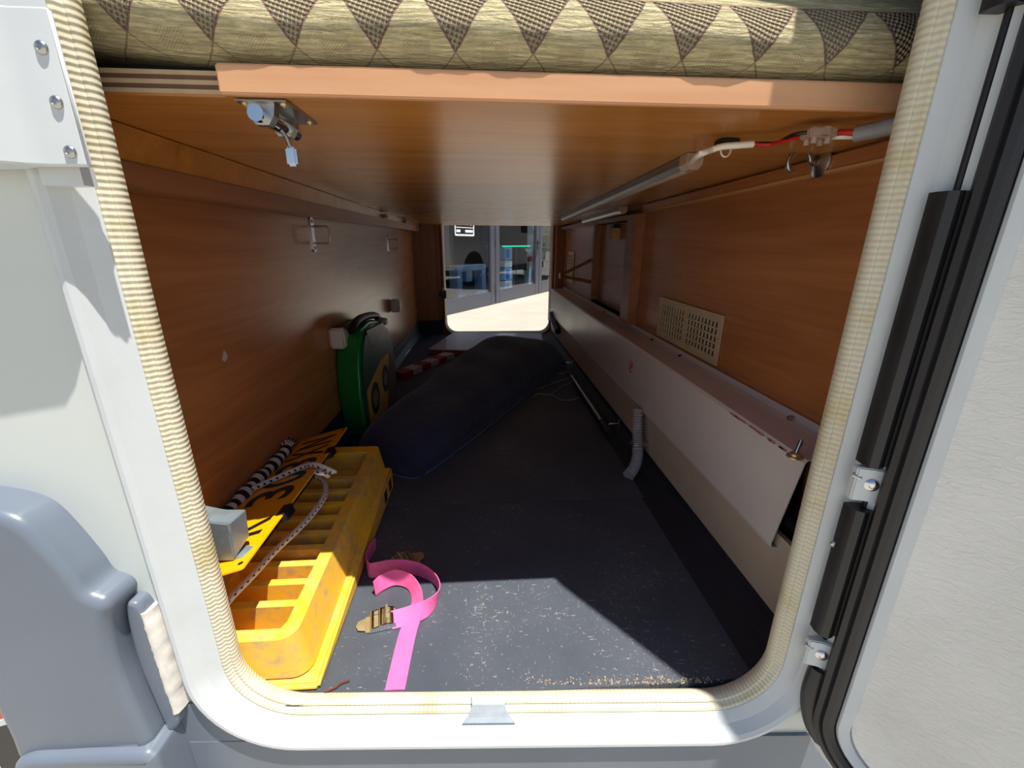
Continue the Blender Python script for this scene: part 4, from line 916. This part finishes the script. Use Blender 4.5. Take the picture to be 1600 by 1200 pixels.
# wall above and beside the doors
sf = prism('wall_shop', [(-6, 0), (-.44, 0), (-.44, 2.32), (5.32, 2.32), (5.32, 0), (12, 0), (12, 5), (-6, 5)], -.15, .03, 'xzy', 'shop_wall', X=XF, struct=True); sf['label'] = 'dark shop front wall around the glazed doors'
mk('shop_floor', [XF((-4, -.06, .004)), XF((9, -.06, .004)), XF((9, -5, .004)), XF((-4, -5, .004))], [(0, 1, 2, 3)], 'shop_wall', struct=True)
box('wall_shop_back', (-4, -5, 0), (9, -4.9, 3.2), 'shop_wall', X=XF, struct=True)
box('ceiling_shop', (-4, -5, 3.2), (9, -.15, 3.3), 'shop_wall', X=XF, struct=True)
box('wall_shop_left', (-4.1, -5, 0), (-4, -.15, 3.2), 'shop_wall', X=XF, struct=True)
box('wall_shop_right', (9, -5, 0), (9.1, -.15, 3.2), 'shop_wall', X=XF, struct=True)
for s in (1.0, 4.5):  # glowing strips added to brighten the goods behind the glass
    lp = box('fill_strip', (s, -2.0, 3.12), (s+1.4, -1.8, 3.19), 'shop_fill', X=XF); tag(lp, 'added white fill light strip under the shop ceiling, ' + ('left' if s < 2 else 'right'), 'fill light')
# goods behind the glass
def XF1(v): return XF((v[0]+.80, v[1], v[2]))
def XF2(v): return XF((v[0]+1.02, v[1], v[2]))
def XF3(v): return XF((v[0]+1.60, v[1], v[2]))
def XF4(v): return XF((v[0]+.95, v[1], v[2]))
def XF5(v): return XF((v[0]+1.55, v[1], v[2]))
gs = thing('glass_shelf', 'glass shelf with a glowing green edge inside the shop', 'shelf', XF1((2.3, -.5, 1.0)))
box('green_edge', (1.72, -.42, .985), (3.02, -.40, 1.012), 'green_light', gs, X=XF1)
box('shelf_plate', (1.72, -.80, .990), (3.02, -.42, 1.008), 'shop_teal', gs, X=XF1)
for s in (1.74, 3.0): box('support', (s-.02, -.78, .004), (s+.02, -.74, .990), 'frame_anthracite', gs, X=XF1)
for k, (z0, z1, mt_) in enumerate(((.02, .30, 'shop_paleblue'), (.31, .56, 'shop_blue'), (.57, .72, 'shop_paleblue'), (.73, .975, 'shop_blue'))):
    bx_ = thing('stacked_box', ('lowest', 'second', 'third', 'topmost')[k]+' box in the blue and white stack behind the shop glass', 'box', XF1((2.05, -.6, z0)), 'boxes stacked in the shop')
    box('carton', (1.90, -.72, z0), (2.22, -.45, z1), 'shop_white' if k % 2 == 0 else 'shop_paleblue', bx_, bev=.008, X=XF1)
    box('print_panel', (1.93, -.452, z0+.04), (2.08, -.444, z1-.03), mt_, bx_, X=XF1)
ds = thing('display_stand', 'white stand with bent arm and red tip behind the shop glass', 'stand', XF2((2.95, -.5, 0)))
tube('pole', [(2.98, -.5, .05), (2.98, -.5, .55), (2.97, -.5, .82), (3.04, -.5, .90)], .035, 'shop_white', ds, 10, sm=4, X=XF2)
tube('arm', [(2.97, -.5, .80), (2.90, -.5, .87), (2.78, -.5, .92), (2.66, -.5, .935)], .03, 'shop_white', ds, 10, sm=4, X=XF2)
cyl('red_tip', (2.66, -.5, .935), (2.58, -.5, .930), .045, 'tape_red', ds, 12, X=XF2)
cyl('red_collar', (2.98, -.5, .66), (2.975, -.5, .76), .075, 'tape_red', ds, 12, X=XF2)
box('base', (2.75, -.65, .004), (3.12, -.35, .06), 'shop_teal', ds, bev=.01, X=XF2)
dt = thing('display_table', 'low pale display table behind the middle shop door', 'table', XF3((2.65, -.55, 0)))
box('top', (2.30, -1.25, .36), (3.10, -.90, .40), 'shop_teal', dt, X=XF3)
for s in (2.34, 3.06):
    box('leg', (s-.02, -1.24, .004), (s+.02, -1.20, .36), 'shop_white', dt, X=XF3); box('leg', (s-.02, -.95, .004), (s+.02, -.91, .36), 'shop_white', dt, X=XF3)
dc = thing('display_cabinet', 'pale framed dark cabinet behind the left shop door', 'cabinet', XF4((.75, -.7, 0)))
prism('surround', [(.25, .10), (1.25, .10), (1.25, .66), (.25, .66)], -.80, -.62, 'xzy', 'shop_paleblue', dc, X=XF4, holes=[[(.40, .18), (1.10, .18), (1.10, .56), (.40, .56)]])
box('back', (.30, -1.1, .10), (1.20, -.805, .66), 'black_plastic', dc, X=XF4)
box('inner_column', (.60, -.80, .36), (.80, -.66, .56), 'shop_paleblue', dc, X=XF4)
box('plinth', (.25, -1.1, .004), (1.25, -.64, .099), 'black_plastic', dc, X=XF4)
sh = thing('goods_shelf', 'tall shelf unit with pale goods behind the right shop panel', 'shelf', XF5((4.4, -.8, 0)))
for z in (.30, .62, .94, 1.26, 1.60): box('shelf_plate', (3.55, -1.1, z), (5.2, -.7, z+.035), 'shop_white', sh, X=XF5)
for s in (3.55, 5.17): box('upright', (s, -1.1, .004), (s+.03, -.7, 1.9), 'shop_white', sh, X=XF5)
k = 0
for z in (.335, .655, .975, 1.295):
    for s in (3.70, 3.98, 4.3, 4.66, 4.95):
        k += 1; h = .12+.09*((k*37) % 10)/10
        pr_ = lathe('bowl', [(.05, 0), (.07, .02), (.10, h*.6), (.105, h), (.09, h), (.06, .03), (.0005, .03)], XF5((s, -.88, z+.0005)), (0, 0, 1), 'shop_teal', seg=14)
        tag(pr_, 'pale green bowl, '+('first', 'second', 'third', 'fourth', 'fifth')[(k-1) % 5]+' from left on the '+('lowest', 'second', 'third', 'top')[(k-1)//5]+' shop shelf row', 'bowl', 'bowls on the shop shelves')
# parked van to the right, mirrored in the shop glass
vo = Vector((4.2, 10.6, 0)); vdir = Vector((.50, .866, 0)); vn = Vector((-.866, .50, 0))
def XV(v): return vo+vdir*v[0]+vn*v[1]+Vector((0, 0, v[2]))
van = thing('parked_van', 'white panel van parked outside to the right of the shop front', 'van', vo)
prism('body', [(-2.4, .42), (2.9, .42), (2.9, 1.05), (2.75, 1.15), (2.1, 1.30), (1.55, 2.1), (1.2, 2.45), (-2.4, 2.5)], -2.0, 0, 'xzy', 'van_paint', van, bev=.06, X=XV, seg=3)
box('sill', (-2.3, -1.95, .28), (2.8, -.05, .43), 'black_plastic', van, X=XV)
prism('side_window', [(1.05, 1.35), (1.95, 1.35), (1.5, 2.05), (1.05, 2.1)], -.01, .008, 'xzy', 'van_glass', van, X=XV)
for s in (-1.5, 1.95):
    for d in (-.12, -1.88):
        wv = thing_ = lathe('wheel', [(.0005, -.11), (.20, -.11), (.33, -.10), (.36, -.06), (.36, .06), (.33, .10), (.20, .11), (.0005, .11)], XV((s, d, .362)), vn, 'tyre', van, 24)
    prism('wheel_arch', [(s+.46*math.cos(a), .40+.46*math.sin(a)) for a in [i*math.pi/14 for i in range(15)]], -.02, .012, 'xzy', 'black_plastic', van, X=XV)
    lathe('hub_cap', [(.0005, .03), (.08, .028), (.19, .012), (.20, 0)], XV((s, .0, .362)), vn, 'alu', van, 20)
